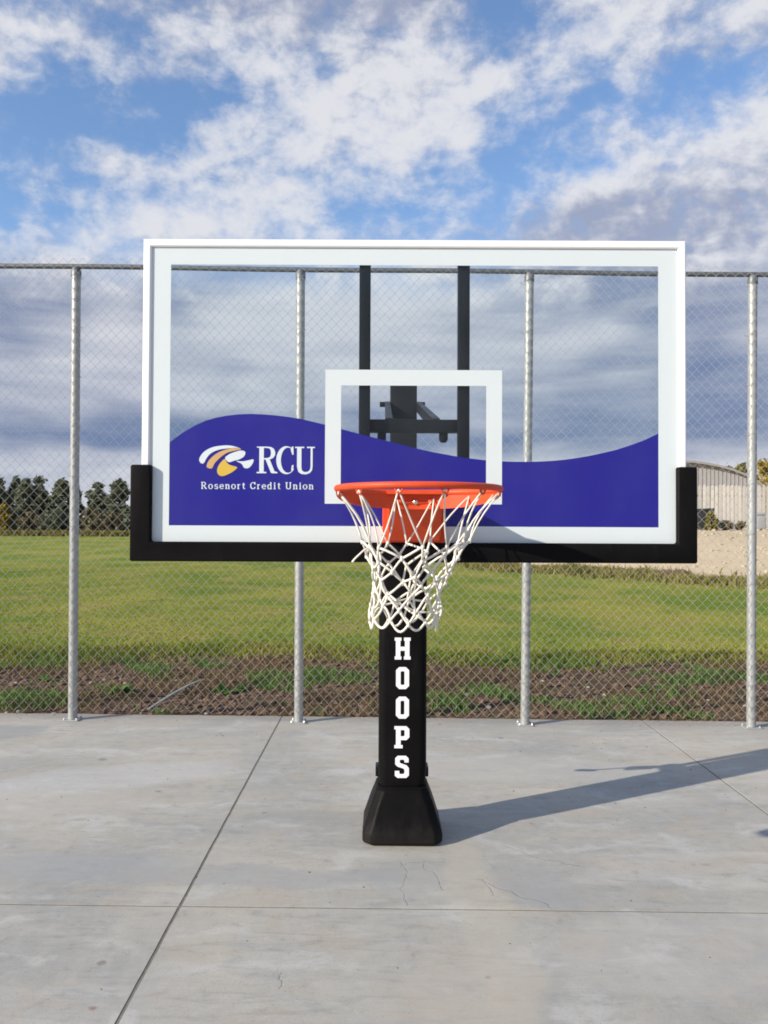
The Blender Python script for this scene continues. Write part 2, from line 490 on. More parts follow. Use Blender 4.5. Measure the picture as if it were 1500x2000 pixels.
    for (ax, ay, bx, by, wd) in [(0.60, 4.16, 0.95, 3.92, .0050), (0.46, 3.77, 0.72, 3.50, .0050), (0.20, 3.98, 0.26, 3.66, .0035),
                                 (0.10, 3.92, 0.30, 3.98, .0035), (0.12, 3.95, 0.10, 3.50, .003), (0.47, 3.77, 0.50, 3.62, .004),
                                 (-0.30, 4.5, 0.02, 4.62, .003), (-0.36, 2.95, -0.35, 2.86, .004)]:
        L2 = (bx - ax) ** 2 + (by - ay) ** 2
        px = t.math('SUBTRACT', CX, ax); py = t.math('SUBTRACT', CY, ay)
        h = t.math('DIVIDE', t.math('ADD', t.math('MULTIPLY', px, bx - ax), t.math('MULTIPLY', py, by - ay)), L2, clamp=True)
        ex = t.math('SUBTRACT', px, t.math('MULTIPLY', h, bx - ax)); ey = t.math('SUBTRACT', py, t.math('MULTIPLY', h, by - ay))
        dd = t.math('SQRT', t.math('ADD', t.math('MULTIPLY', ex, ex), t.math('MULTIPLY', ey, ey)))
        k = t.smooth(dd, wd * 1.6, wd * 0.2)
        crack = k if crack is None else t.math('MAXIMUM', crack, k)
    col = t.mix(t.math('MULTIPLY', crack, 0.24), col, (0.13, 0.12, 0.105))
    # soil washed on to the slab along the fence
    dd_ = t.smooth(t.math('ADD', sep.outputs[1], t.math('MULTIPLY', t.math('SUBTRACT', n4, 0.5), 0.9)), 6.45, 7.05)
    col = t.mix(t.math('MULTIPLY', dd_, 0.45), col, (0.22, 0.175, 0.13))
    t.link(col, b.inputs['Base Color'])
    t.link(t.smooth(n2, 0.3, 0.7, 0.62, 0.85), b.inputs['Roughness'])
    b.inputs['Specular IOR Level'].default_value = 0.35
    hgt = t.math('SUBTRACT', t.math('ADD', t.math('MULTIPLY', n4, 0.25), t.math('ADD', t.math('MULTIPLY', n5, 0.10), t.math('MULTIPLY', n3, 0.8))), t.math('MULTIPLY', crack, 0.6))
    bp = t.node('ShaderNodeBump'); bp.inputs['Strength'].default_value = 0.35; bp.inputs['Distance'].default_value = 0.006
    t.link(hgt, bp.inputs['Height']); t.link(bp.outputs[0], b.inputs['Normal'])
    return m
M['concrete'] = concrete_mat()
M['joint'] = plain('joint_filler', (0.17, 0.155, 0.13), 0.9, vary=0.5, scale=30)

# ------------------------------------------------------------------ terrain
def sstep(t):
    t = np.clip(t, 0, 1)
    return t * t * (3 - 2 * t)

COURT_EDGE = 6.93
SLOPE = -0.0072
def court_z(x):
    return SLOPE * max(-14.0, min(14.0, x))

def gravel_edge(x):
    return np.where(x > 3.4, np.maximum(36 - 1.3 * (x - 3.4), 17.0), 36 + (3.4 - x) * 14)

_rng = np.random.default_rng(5)
_ph = _rng.uniform(0, 6.28, (40, 2)); _dr = _rng.uniform(0, 6.28, 40)
def wavy(x, y, f0, octs, seed):
    out = 0; amp = 1.0; f = f0
    for k in range(octs):
        i = (seed * 7 + k * 3) % 40; j = (seed * 5 + k * 11 + 1) % 40
        a, c = _dr[i], _dr[j]
        out = out + amp * (np.sin(f * (x * np.cos(a) + y * np.sin(a)) + _ph[i, 0]) * np.sin(f * 1.13 * (x * np.cos(c) + y * np.sin(c)) + _ph[j, 1]))
        amp *= 0.6; f *= 1.9
    return out

def H(x, y):
    x = np.asarray(x, float); y = np.asarray(y, float)
    z = SLOPE * np.clip(x, -14, 14) * sstep((26 - y) / 16)
    dirt = sstep((10.7 + 0.25 * wavy(x, y, 0.9, 3, 2) - y) / 0.7)
    z = z - 0.055 + 0.022 * wavy(x, y, 3.0, 4, 1) * dirt + 0.055 * sstep((y - 9.7) / 1.2) + 0.02 * wavy(x, y, 0.35, 3, 4) * sstep((y - 10) / 6)
    z = z + 0.5 * sstep((y - 30) / 70) * sstep((8 - x) / 10)
    ge = gravel_edge(x)
    bank = 1.55 * sstep((y - ge) / np.maximum(42 - ge, 6.0)) * sstep((x - 0.5) / 5.0)
    z = z + bank + 0.12 * wavy(x, y, 1.2, 3, 6) * np.exp(-((y - ge) / 2.0) ** 2) * sstep((x - 4) / 4)
    inside = (y < COURT_EDGE - 0.02) & (y > -12) & (np.abs(x) < 14.2)
    return np.where(inside, z - 0.13, z)

def lawn_colour(t, g):
    n1 = t.noise(t.mapping(g, scale=(0.30, 0.20, 0.2)), 1.0, 6, 0.62, 0.4)
    n2 = t.noise(t.mapping(g, scale=(1, 0.7, 0.3)), 0.75, 6, 0.65, 0.3)
    n3 = t.noise(g, 9, 5, 0.7)
    c = t.mix(t.smooth(n1, 0.34, 0.66), (0.125, 0.195, 0.024), (0.285, 0.280, 0.050))
    c = t.mix(t.math('MULTIPLY', t.smooth(n2, 0.50, 0.66), 0.70), c, (0.31, 0.25, 0.085))
    c = t.mix(t.math('MULTIPLY', t.smooth(n2, 0.44, 0.28), 0.55), c, (0.095, 0.150, 0.026))
    return t.mix(t.math('MULTIPLY', t.smooth(n3, 0.42, 0.75), 0.40), c, (0.085, 0.110, 0.024))

def ground_mat():
    m, t, b = mat_nt('field_ground')
    g = t.node('ShaderNodeNewGeometry').outputs['Position']
    sep = t.node('ShaderNodeSeparateXYZ'); t.link(g, sep.inputs[0])
    X, Y = sep.outputs[0], sep.outputs[1]
    wb = t.noise(g, 0.9, 5, 0.65)
    wf = t.noise(g, 6.0, 5, 0.65)
    grass = lawn_colour(t, g)
    # bare soil by the court
    soil = t.mix(wf, (0.060, 0.036, 0.023), (0.165, 0.104, 0.066))
    soil = t.mix(t.math('MULTIPLY', t.smooth(t.noise(g, 2.0, 6, 0.7), 0.50, 0.64), 0.7), soil, (0.085, 0.105, 0.032))
    dirt = t.smooth(t.math('ADD', Y, t.math('ADD', t.math('MULTIPLY', t.math('SUBTRACT', wb, 0.5), 2.2), t.math('MULTIPLY', t.math('SUBTRACT', wf, 0.5), 1.0))), 10.9, 9.9)
    col = t.mix(dirt, grass, soil)
    # gravel yard
    ge = t.math('MAXIMUM', t.math('SUBTRACT', 36.0, t.math('MULTIPLY', t.math('SUBTRACT', X, 3.4), 1.3)), 17.0)
    lim = t.math('ADD', t.math('SUBTRACT', Y, ge), t.math('ADD', t.math('MULTIPLY', t.math('SUBTRACT', wb, 0.5), 7.0), t.math('MULTIPLY', t.math('SUBTRACT', wf, 0.5), 3.0)))
    gm = t.math('MULTIPLY', t.smooth(lim, -0.6, 0.6), t.smooth(t.math('ADD', X, t.math('MULTIPLY', wb, 2.0)), 3.4, 4.4))
    grav = t.mix(t.noise(g, 0.8, 6, 0.65), (0.47, 0.375, 0.25), (0.62, 0.52, 0.37))
    grav = t.mix(t.math('MULTIPLY', t.smooth(t.noise(g, 4.5, 5, 0.7), 0.5, 0.72), 0.45), grav, (0.38, 0.30, 0.20))
    rough_edge = t.math('MULTIPLY', t.smooth(lim, -7.0, -1.0), t.smooth(X, 1.0, 5.0))
    col = t.mix(t.math('MULTIPLY', rough_edge, 0.55), col, (0.23, 0.19, 0.07))
    col = t.mix(gm, col, grav)
    t.link(col, b.inputs['Base Color'])
    b.inputs['Roughness'].default_value = 0.95
    b.inputs['Specular IOR Level'].default_value = 0.1
    bp = t.node('ShaderNodeBump'); bp.inputs['Strength'].default_value = 0.6; bp.inputs['Distance'].default_value = 0.04
    t.link(t.math('ADD', t.noise(g, 18, 5, 0.7), t.math('MULTIPLY', wf, 0.8)), bp.inputs['Height'])
    t.link(bp.outputs[0], b.inputs['Normal'])
    return m
M['ground'] = ground_mat()

def lines(parts):
    out = []
    for a, b_, n in parts:
        out += list(np.linspace(a, b_, n, endpoint=False))
    return np.array(out + [parts[-1][1]])
gx = lines([(-700, -120, 8), (-120, -30, 18), (-30, -14.1, 14), (-14.1, -5.2, 30), (-5.2, 5.2, 120), (5.2, 24, 60), (24, 60, 16), (60, 700, 10)])
gy = lines([(-300, -12, 6), (-12, COURT_EDGE - 0.03, 6), (COURT_EDGE - 0.03, COURT_EDGE + 0.03, 1), (COURT_EDGE + 0.03, 11, 56), (11, 20, 30), (20, 48, 56), (48, 130, 40), (130, 1500, 12)])
GX, GY = np.meshgrid(gx, gy)
GZ = H(GX, GY)
nx, ny = len(gx), len(gy)
idx = np.arange(nx * ny).reshape(ny, nx)
gf = np.stack([idx[:-1, :-1], idx[:-1, 1:], idx[1:, 1:], idx[1:, :-1]], -1).reshape(-1, 4)
ground_me = np_mesh('ground', np.stack([GX, GY, GZ], -1).reshape(-1, 3), gf, M['ground'], smooth=True)
link('ground', ground_me, kind='structure')

# concrete court: a dark bed with one slab per bay, joints left open between them
court = empty('concrete_court', (0, 0, 0), kind='structure')
bed = MB().add([(-14, -10, court_z(-14) - .0022), (14, -10, court_z(14) - .0022), (14, COURT_EDGE - .02, court_z(14) - .0022), (-14, COURT_EDGE - .02, court_z(-14) - .0022),
                (-14, -10, -.4), (14, -10, -.4), (14, COURT_EDGE - .02, -.4), (-14, COURT_EDGE - .02, -.4)],
               [(0, 1, 2, 3), (7, 6, 5, 4), (0, 4, 5, 1), (1, 5, 6, 2), (2, 6, 7, 3), (3, 7, 4, 0)])
bed.build('joint_filler', M['joint'], court)
xs_j = [-0.85 + 3.03 * k for k in range(-4, 5)]
ys_j = [COURT_EDGE, JY, JY - 3.3, JY - 6.6, JY - 9.9]
random.seed(3)
for i in range(len(xs_j) - 1):
    for j in range(len(ys_j) - 1):
        x0, x1 = xs_j[i] + .0065, xs_j[i + 1] - .0065
        y1, y0 = ys_j[j] - (.0 if j == 0 else .006), ys_j[j + 1] + .006
        n = 40 if (j < 2 and -4 < x0 < 4) else 4
        per = []
        def edge(a, b_, cnt):
            return [(a[0] + (b_[0] - a[0]) * k / cnt, a[1] + (b_[1] - a[1]) * k / cnt) for k in range(cnt)]
        per = edge((x0, y0), (x1, y0), n) + edge((x1, y0), (x1, y1), n) + edge((x1, y1), (x0, y1), n) + edge((x0, y1), (x0, y0), n)
        q = []
        for (x, y) in per:            # chipped arrises
            jx = noise.noise((x * 9, y * 9, 1.0)) * .0022 + noise.noise((x * 40, y * 40, 3.0)) * .0012
            jy = noise.noise((x * 9, y * 9, 7.0)) * .0022 + noise.noise((x * 40, y * 40, 9.0)) * .0012
            if j == 0 and abs(y - y1) < 1e-6:
                jy = noise.noise((x * 1.7, 0, 2.0)) * .018 + noise.noise((x * 8, 0, 5.0)) * .012
            q.append((x + jx, y + jy))
        cx, cy = (x0 + x1) / 2, (y0 + y1) / 2
        mb = MB()
        top_in = [(cx + (x - cx) * (1 - .012), cy + (y - cy) * (1 - .012)) for x, y in q]
        ins = [(x + (.0006 if x < cx else -.0006), y + (.0006 if y < cy else -.0006)) for x, y in q]
        rings = [[(x, y, court_z(x) - .11) for x, y in q], [(x, y, court_z(x) - .0008) for x, y in q], [(x, y, court_z(x)) for x, y in ins]]
        mb.rings(rings, cap=True)
        mb.build('slab', M['concrete'], court, origin=(cx, cy, court_z(cx)))

# ------------------------------------------------------------------ chain link fence
FY = 6.72                                   # plane of the posts
post_x = [-2.535 - 1.848, -2.535, -0.690, 1.158, 3.005, 3.005 + 1.85]
FTOP = 3.72
fence = empty('chain_link_fence', (0.2, FY, court_z(0.2)), label='tall galvanised chain link fence along the far edge of the concrete', cat='fence')
def ftop(x): return FTOP + SLOPE * x
for k, x in enumerate(post_x):
    zb = court_z(x)
    lean = (0, -.012, -.006, .033, .028, .02)[k]
    mb = MB()
    h = ftop(x) - zb - 0.05
    rings = []
    for s in range(13):
        f = s / 12
        rings.append([(x + lean * f + .0365 * math.cos(a * math.pi / 10), FY + .0365 * math.sin(a * math.pi / 10), zb + .010 + f * h) for a in range(20)])
    mb.rings(rings)
    po = mb.build('post', M['galv'], fence, smooth='auto', origin=(x, FY, zb))
    MB().box(x - .062, x + .062, FY - .060, FY + .060, zb, zb + .009, .003).build('base_plate', M['galv'], po, origin=(x, FY, zb))
    for sx in (-1, 1):
        for sy in (-1, 1):
            ax, ay = x + sx * .050, FY + sy * .048
            MB().tube([(ax, ay, zb + .009), (ax, ay, zb + .016), (ax, ay, zb + .022)], [.008, .008, .005], 6).build('anchor_bolt', M['bolt'], po, origin=(ax, ay, zb))
    zt = ftop(x) - .05
    cap = MB().tube([(x + lean, FY, zt - .03), (x + lean, FY, zt + .015), (x + lean, FY, zt + .045)], [.041, .041, .026], 16)
    cap.build('loop_cap', M['rail'], po, smooth='auto', origin=(x, FY, zt))
x0f, x1f = post_x[0] - .3, post_x[-1] + .3
rail_pts = []
for s in range(41):
    x = x0f + (x1f - x0f) * s / 40
    rail_pts.append((x, FY - .0, ftop(x) + .0035 * math.sin(x * 2.1)))
MB().tube(rail_pts, .021, 12).build('top_rail', M['rail'], fence, smooth='auto')

def chain_mesh():
    w, hh = .0400, .0425
    r = .00128
    z_lo, z_hi = 0.075, FTOP + 0.055
    n = int((z_hi - z_lo) / hh)
    nw = int((x1f - x0f) / w)
    k = np.arange(n + 1)
    V = []; F = []
    off = np.array([[1, 0], [0, 1], [-1, 0], [0, -1]]) * r
    base = 0
    for i in range(nw):
        xl = x0f + i * w
        ph = (k + i) % 2
        x = xl + np.where(ph == 0, -.0015, w + .0015)
        z = z_lo + k * hh
        x = x + 0.006 * np.sin(z * 1.7 + i * .021) + .003 * np.sin(z * 5.1 + i * .05)
        zz = z + SLOPE * x + 0.006 * np.sin(i * .034) + .004 * np.sin(i * .11 + 1)
        y = FY - .0405 + np.where((k + i // 1) % 2 == 0, .0022, -.0022) + .012 * np.sin(i * .0215 * 3.1 + z * .8) * np.sin(math.pi * (z - z_lo) / (z_hi - z_lo))
        y = np.minimum(y, FY - .0395) if False else y
        ring = np.zeros((n + 1, 4, 3))
        ring[:, :, 0] = x[:, None] + off[None, :, 0] * 1.35
        ring[:, :, 1] = y[:, None] + off[None, :, 1]
        ring[:, :, 2] = zz[:, None]
        V.append(ring.reshape(-1, 3))
        a = base + (np.arange(n)[:, None] * 4 + np.arange(4)[None, :])
        bb = base + (np.arange(n)[:, None] * 4 + (np.arange(4)[None, :] + 1) % 4)
        F.append(np.stack([a, bb, bb + 4, a + 4], -1).reshape(-1, 4))
        base += (n + 1) * 4
    return np_mesh('chain_link_mesh', np.concatenate(V), np.concatenate(F), M['wire'], smooth=True)
link('chain_link_mesh', chain_mesh(), fence, (0, 0, 0), kind='stuff')
# wire ties on the posts
for x in post_x[1:5]:
    ties = []
    for s in range(9):
        z = .35 + s * .41 + SLOPE * x
        pts = [(x + .042 * math.cos(a), FY + .042 * math.sin(a), z + .004 * math.sin(3 * a)) for a in [math.pi * 2 * q / 14 for q in range(14)]]
        MB().tube(pts, .0015, 5, closed=True).build('wire_tie', M['galv'], fence, smooth=True)

# ------------------------------------------------------------------ basketball hoop
HX, PY = 0.100, 4.335                       # middle of the hoop, middle of the pole
BY = 2.765                                  # front face of the glass
PXM = 580.0
def bx(px): return (px - 751.2) / 579.0
def bz(py): return CAMH + (HOR - py) / PXM
gz = court_z(HX)
hoop = empty('basketball_hoop', (HX, PY, gz), label='adjustable basketball hoop with glass backboard, orange rim, white net and black padded pole', cat='basketball hoop')

# pole
MB().box(HX - .070, HX + .070, PY - .070, PY + .070, gz + .02, 2.375, .008).build('pole', M['black_steel'], hoop, smooth='auto')
def sq_ring(h, r, z, cx=HX, cy=PY, seg=5):
    pts = []
    for qx, qy, a0 in ((1, 1, 0), (-1, 1, 90), (-1, -1, 180), (1, -1, 270)):
        for s in range(seg):
            a = R(a0 + 90 * s / (seg - 1))
            pts.append((cx + qx * (h - r) + r * math.cos(a), cy + qy * (h - r) + r * math.sin(a), z))
    return pts
# wrapped pole padding
rings = []
for f in [0, .02, .06, .2, .35, .5, .65, .8, .94, .98, 1.0]:
    z = .262 + f * (1.76 - .262)
    h = .1235 - (.012 if f in (0, 1.0) else .004 if f in (.02, .98) else 0)
    rings.append(sq_ring(h, .040, z + gz))
pole_pad = MB().rings(rings).build('pole_padding', M['pad'], hoop, smooth='auto', origin=(HX, PY, gz + .26))
# strap with side buckles at the foot of the padding
MB().rings([sq_ring(.1245, .040, gz + .256), sq_ring(.128, .040, gz + .259), sq_ring(.128, .040, gz + .268), sq_ring(.1245, .040, gz + .272)]).build('strap', M['pad'], pole_pad, smooth='auto')
for s in (-1, 1):
    MB().box(HX + s * .129 - .010, HX + s * .129 + .010, PY - .02, PY + .08, gz + .295, gz + .345, .006).build('buckle', M['black_steel'], pole_pad, smooth='auto')
# flared base padding with cut corners
def oct_ring(h, c, z, cx=HX, cy=PY):
    return [(cx + a, cy + b, z) for a, b in ((h, -h + c), (h, h - c), (h - c, h), (-h + c, h), (-h, h - c), (-h, -h + c), (-h + c, -h), (h - c, -h))]
rings = [oct_ring(.192, .042, gz + .002), oct_ring(.203, .040, gz + .014), oct_ring(.203, .040, gz + .055), oct_ring(.192, .040, gz + .085), oct_ring(.162, .038, gz + .180),
         oct_ring(.140, .038, gz + .238), oct_ring(.134, .038, gz + .258), oct_ring(.120, .038, gz + .266)]
foot = MB().rings(rings).build('base_padding', M['pad'], hoop, origin=(HX, PY, gz), smooth='auto')
bv = foot.modifiers.new('bevel', 'BEVEL'); bv.width = .012; bv.segments = 3; bv.limit_method = 'ANGLE'; bv.angle_limit = R(20)

# lettering down the pole: slab-serif capitals on a 10 x 14 grid
def oct2(x0, x1, z0, z1, c):
    return [(x0 + c, z0), (x1 - c, z0), (x1, z0 + c), (x1, z1 - c), (x1 - c, z1), (x0 + c, z1), (x0, z1 - c), (x0, z0 + c)]
def glyph_H(): return ('poly', [(0, 0), (4.2, 0), (4.2, 2), (3.6, 2), (3.6, 5.6), (6.4, 5.6), (6.4, 2), (5.8, 2), (5.8, 0), (10, 0), (10, 2), (9.3, 2), (9.3, 12), (10, 12), (10, 14),
                                (5.8, 14), (5.8, 12), (6.4, 12), (6.4, 8.2), (3.6, 8.2), (3.6, 12), (4.2, 12), (4.2, 14), (0, 14), (0, 12), (.7, 12), (.7, 2), (0, 2)])
def glyph_O(): return ('loop', oct2(.9, 9.1, 0, 14, 2.0), oct2(3.8, 6.2, 2.6, 11.4, .5))
def glyph_P(): return ('poly2', [[(0, 0), (5.2, 0), (5.2, 2), (4.0, 2), (4.0, 14), (0, 14), (0, 12), (1.0, 12), (1.0, 2), (0, 2)],
                                 [(4.0, 14), (7.6, 14), (9.4, 12.2), (9.4, 7.0), (7.6, 5.2), (4.0, 5.2), (4.0, 7.6), (6.0, 7.6), (6.4, 8.0), (6.4, 11.2), (6.0, 11.6), (4.0, 11.6)]])
def glyph_S(): return ('poly', [(.4, 4.4), (.4, 1.4), (2, 0), (7.6, 0), (9.2, 1.6), (9.2, 6.2), (7.8, 8), (4.2, 9.2), (3.4, 9.9), (3.4, 11), (4.0, 11.6), (5.8, 11.6), (6.4, 11.0), (6.4, 9.8), (9.0, 9.8),
                                (9.0, 12.4), (7.4, 14), (2.2, 14), (.6, 12.4), (.6, 8.6), (2.0, 7.2), (5.6, 6.0), (6.4, 5.2), (6.4, 3.0), (5.8, 2.4), (3.8, 2.4), (3.2, 3.0), (3.2, 4.4)])
yf = PY - .1235 - .0005
gh = .1118 / 14
for k, gfun in enumerate((glyph_H, glyph_O, glyph_O, glyph_P, glyph_S)):
    z0 = at(788, 1287 + 57.25 * k, yf)[2]
    xc = at(787.5, 0, yf)[0]
    gl = gfun(); mb = MB()
    T = lambda p: (xc + (p[0] - 5) * gh * 1.02, z0 + p[1] * gh)
    yb, ye = yf - .0022, yf + .004
    if gl[0] == 'poly': mb.prism([T(p) for p in gl[1]], yb, ye)
    elif gl[0] == 'loop': mb.loop([T(p) for p in gl[1]], [T(p) for p in gl[2]], yb, ye)
    else:
        for q, pl in enumerate(gl[1]): mb.prism([T(p) for p in pl], yb - .0001 * q, ye)
    mb.build('letter', M['white_text'], pole_pad, label='white capital %s on the pole padding' % 'HOOPS'[k])

# ---- backboard
XL, XR, ZT, ZB = bx(276), bx(1343), bz(463), bz(1092)
bb = None
fw = .0285
def rect(x0, x1, z0, z1): return [(x0, z0), (x1, z0), (x1, z1), (x0, z1)]
mb = MB()
prof = [(0.0, .050), (0.0, .004), (.005, -.003), (.023, -.003), (.0265, -.001), (.0285, .002), (.0285, .050)]     # inward offset, depth from glass
rings = [[(x, BY + d, z) for x, z in rect(XL + o, XR - o, ZB + o, ZT - o)] for o, d in prof]
b = len(mb.v)
for r_ in rings: mb.v += r_
for k in range(len(prof)):
    k2 = (k + 1) % len(prof)
    for i in range(4):
        j = (i + 1) % 4
        mb.f.append((k * 4 + i, k * 4 + j, k2 * 4 + j, k2 * 4 + i))
bb = mb.build('backboard', M['white_frame'], hoop, origin=((XL + XR) / 2, BY, (ZT + ZB) / 2))
GX0, GX1, GZ0, GZ1 = XL + fw - .006, XR - fw + .006, ZB + fw - .006, ZT - fw + .006
MB().box(XL + fw + .0005, XR - fw - .0005, BY, BY + .004, ZB + fw + .0005, ZT - fw - .0005).build('glass', M['glass'], bb)
P0 = BY + .0048                             # printing sits on the back of the glass
IX0, IX1, IZ0, IZ1 = bx(330), bx(1289), bz(1028), bz(513)
MB().loop(rect(XL + fw + .001, XR - fw - .001, ZB + fw + .001, ZT - fw - .001), rect(IX0, IX1, IZ0, IZ1), P0, P0 + .0006).build('white_border', M['white_print'], bb)
TX0, TX1, TZ0, TZ1 = bx(635), bx(982), bz(984), bz(720)
tw = bx(666) - bx(635)
MB().loop(rect(TX0, TX1, TZ0, TZ1), rect(TX0 + tw, TX1 - tw, TZ0 + tw * .9, TZ1 - tw), P0, P0 + .0006).build('target_rectangle', M['white_print'], bb)
curve = [(330, 865), (345, 853), (360, 843), (380, 831), (400, 822), (420, 816), (440, 812), (465, 809), (490, 808), (515, 809), (540, 811), (565, 814), (590, 818), (615, 824), (640, 830), (670, 838),
         (700, 846), (730, 853.5), (760, 861), (790, 868.5), (820, 876), (845, 881.5), (870, 886), (895, 890.5), (920, 894), (947, 897), (975, 899), (1003, 900), (1030, 900), (1055, 899.5), (1080, 898), (1105, 895.5), (1130, 892),
         (1155, 887.5), (1180, 882), (1205, 876), (1230, 868), (1260, 857), (1289, 843)]
poly = [(bx(x), bz(y)) for x, y in curve] + [(IX1, IZ0), (IX0, IZ0)]
mb = MB()
n = len(curve)
P1 = P0 + .0012                             # behind the target rectangle
base = len(mb.v)
for y in (P1, P1 + .0006):
    for (px_, py_) in curve: mb.v += [(bx(px_), y, bz(py_)), (bx(px_), y, IZ0 + .0005)]
for k in range(n - 1):
    a = 2 * k
    mb.f += [(a + 1, a + 3, a + 2, a), (2 * n + a, 2 * n + a + 2, 2 * n + a + 3, 2 * n + a + 1), (a, a + 2, 2 * n + a + 2, 2 * n + a), (a + 3, a + 1, 2 * n + a + 1, 2 * n + a + 3)]
mb.f += [(0, 2 * n, 2 * n + 1, 1), (2 * n - 2, 2 * n - 1, 4 * n - 1, 4 * n - 2)]
mb.build('blue_band', M['blue_print'], bb)

# printed emblem and lettering (between glass and blue band)
def lp(X, Y): return (bx(370 + X / 5.556), bz(840 + Y / 5.556))
def smooth_poly(pts, it=2):
    for _ in range(it):
        q = []
        for i in range(len(pts)):
            a, c = pts[i], pts[(i + 1) % len(pts)]
            q += [(a[0] * .75 + c[0] * .25, a[1] * .75 + c[1] * .25), (a[0] * .25 + c[0] * .75, a[1] * .25 + c[1] * .75)]
        pts = q
    return pts
E0 = P0 + .0002
emb = [('emblem_stripe', 'white_text', [(96, 325), (130, 262), (180, 218), (250, 186), (330, 172), (420, 166), (495, 180), (560, 204), (470, 196), (400, 202), (330, 211), (262, 234), (212, 268), (178, 315), (152, 370), (118, 366)]),
       ('emblem_stripe', 'orange_print', [(180, 400), (198, 345), (240, 296), (300, 250), (370, 220), (445, 200), (505, 192), (575, 208), (500, 224), (425, 240), (372, 268), (312, 318), (266, 368), (244, 426), (200, 418)]),
       ('emblem_wedge', 'white_text', [(378, 303), (430, 262), (500, 236), (560, 220), (610, 236), (594, 290), (540, 322), (480, 336), (428, 356), (398, 334)]),
       ('emblem_petal', 'yellow_print', [(350, 338), (382, 312), (408, 366), (450, 388), (530, 405), (474, 454), (420, 484), (356, 508), (314, 494), (294, 450), (308, 396)]),
       ('emblem_tip', 'white_text', [(490, 334), (570, 345), (640, 330), (702, 314), (684, 372), (642, 420), (588, 416), (572, 370)])]
for nm, mt, pts in emb:
    MB().prism([lp(*p) for p in smooth_poly(pts, 1)], E0, E0 + .0005).build(nm, M[mt], bb)
def serif_R():
    return [[(730, 180), (852, 180), (852, 194), (762, 194), (730, 190)],      # top serif + bowl top
            [(757, 190), (806, 190), (806, 458), (757, 458)],                  # stem
            [(730, 456), (834, 456), (834, 471), (730, 471)],
            [(840, 180), (884, 184), (914, 202), (930, 236), (928, 276), (908, 304), (876, 318), (806, 321), (806, 306), (850, 304), (876, 290), (884, 256), (880, 218), (866, 200), (840, 194)],
            [(824, 318), (868, 314), (924, 450), (955, 458), (955, 471), (896, 471), (884, 464)]]
def arc_pts(cx, cy, rx, ry, a0, a1, n=16): return [(cx + rx * math.cos(R(a0 + (a1 - a0) * k / n)), cy - ry * math.sin(R(a0 + (a1 - a0) * k / n))) for k in range(n + 1)]
def serif_C():
    outer = arc_pts(1052, 327, 110, 153, 48, 318, 30)
    inner = arc_pts(1070, 327, 78, 138, 318, 48, 30)
    return [outer + inner, [(1112, 178), (1128, 178), (1130, 268), (1116, 268), (1098, 212)], [(1112, 384), (1132, 378), (1124, 440), (1104, 440)]]
def serif_U():
    return [[(1146, 180), (1246, 180), (1246, 194), (1146, 194)], [(1276, 180), (1362, 180), (1362, 194), (1276, 194)],
            [(1168, 190), (1216, 190), (1216, 400), (1168, 400)],
            [(1168, 398), (1216, 398), (1222, 436), (1246, 456), (1284, 454), (1308, 434), (1316, 400), (1338, 400), (1330, 440), (1306, 468), (1264, 482), (1216, 478), (1184, 456)],
            [(1316, 190), (1338, 190), (1338, 402), (1316, 402)]]
for nm, fn in (('R', serif_R), ('C', serif_C), ('U', serif_U)):
    mb = MB()
    for q, pl in enumerate(fn()):
        mb.prism([lp(*p) for p in pl], E0 - .00003 * q, E0 + .0005)
    mb.build('letter', M['white_text'], bb, label='white serif capital %s on the blue band' % nm)
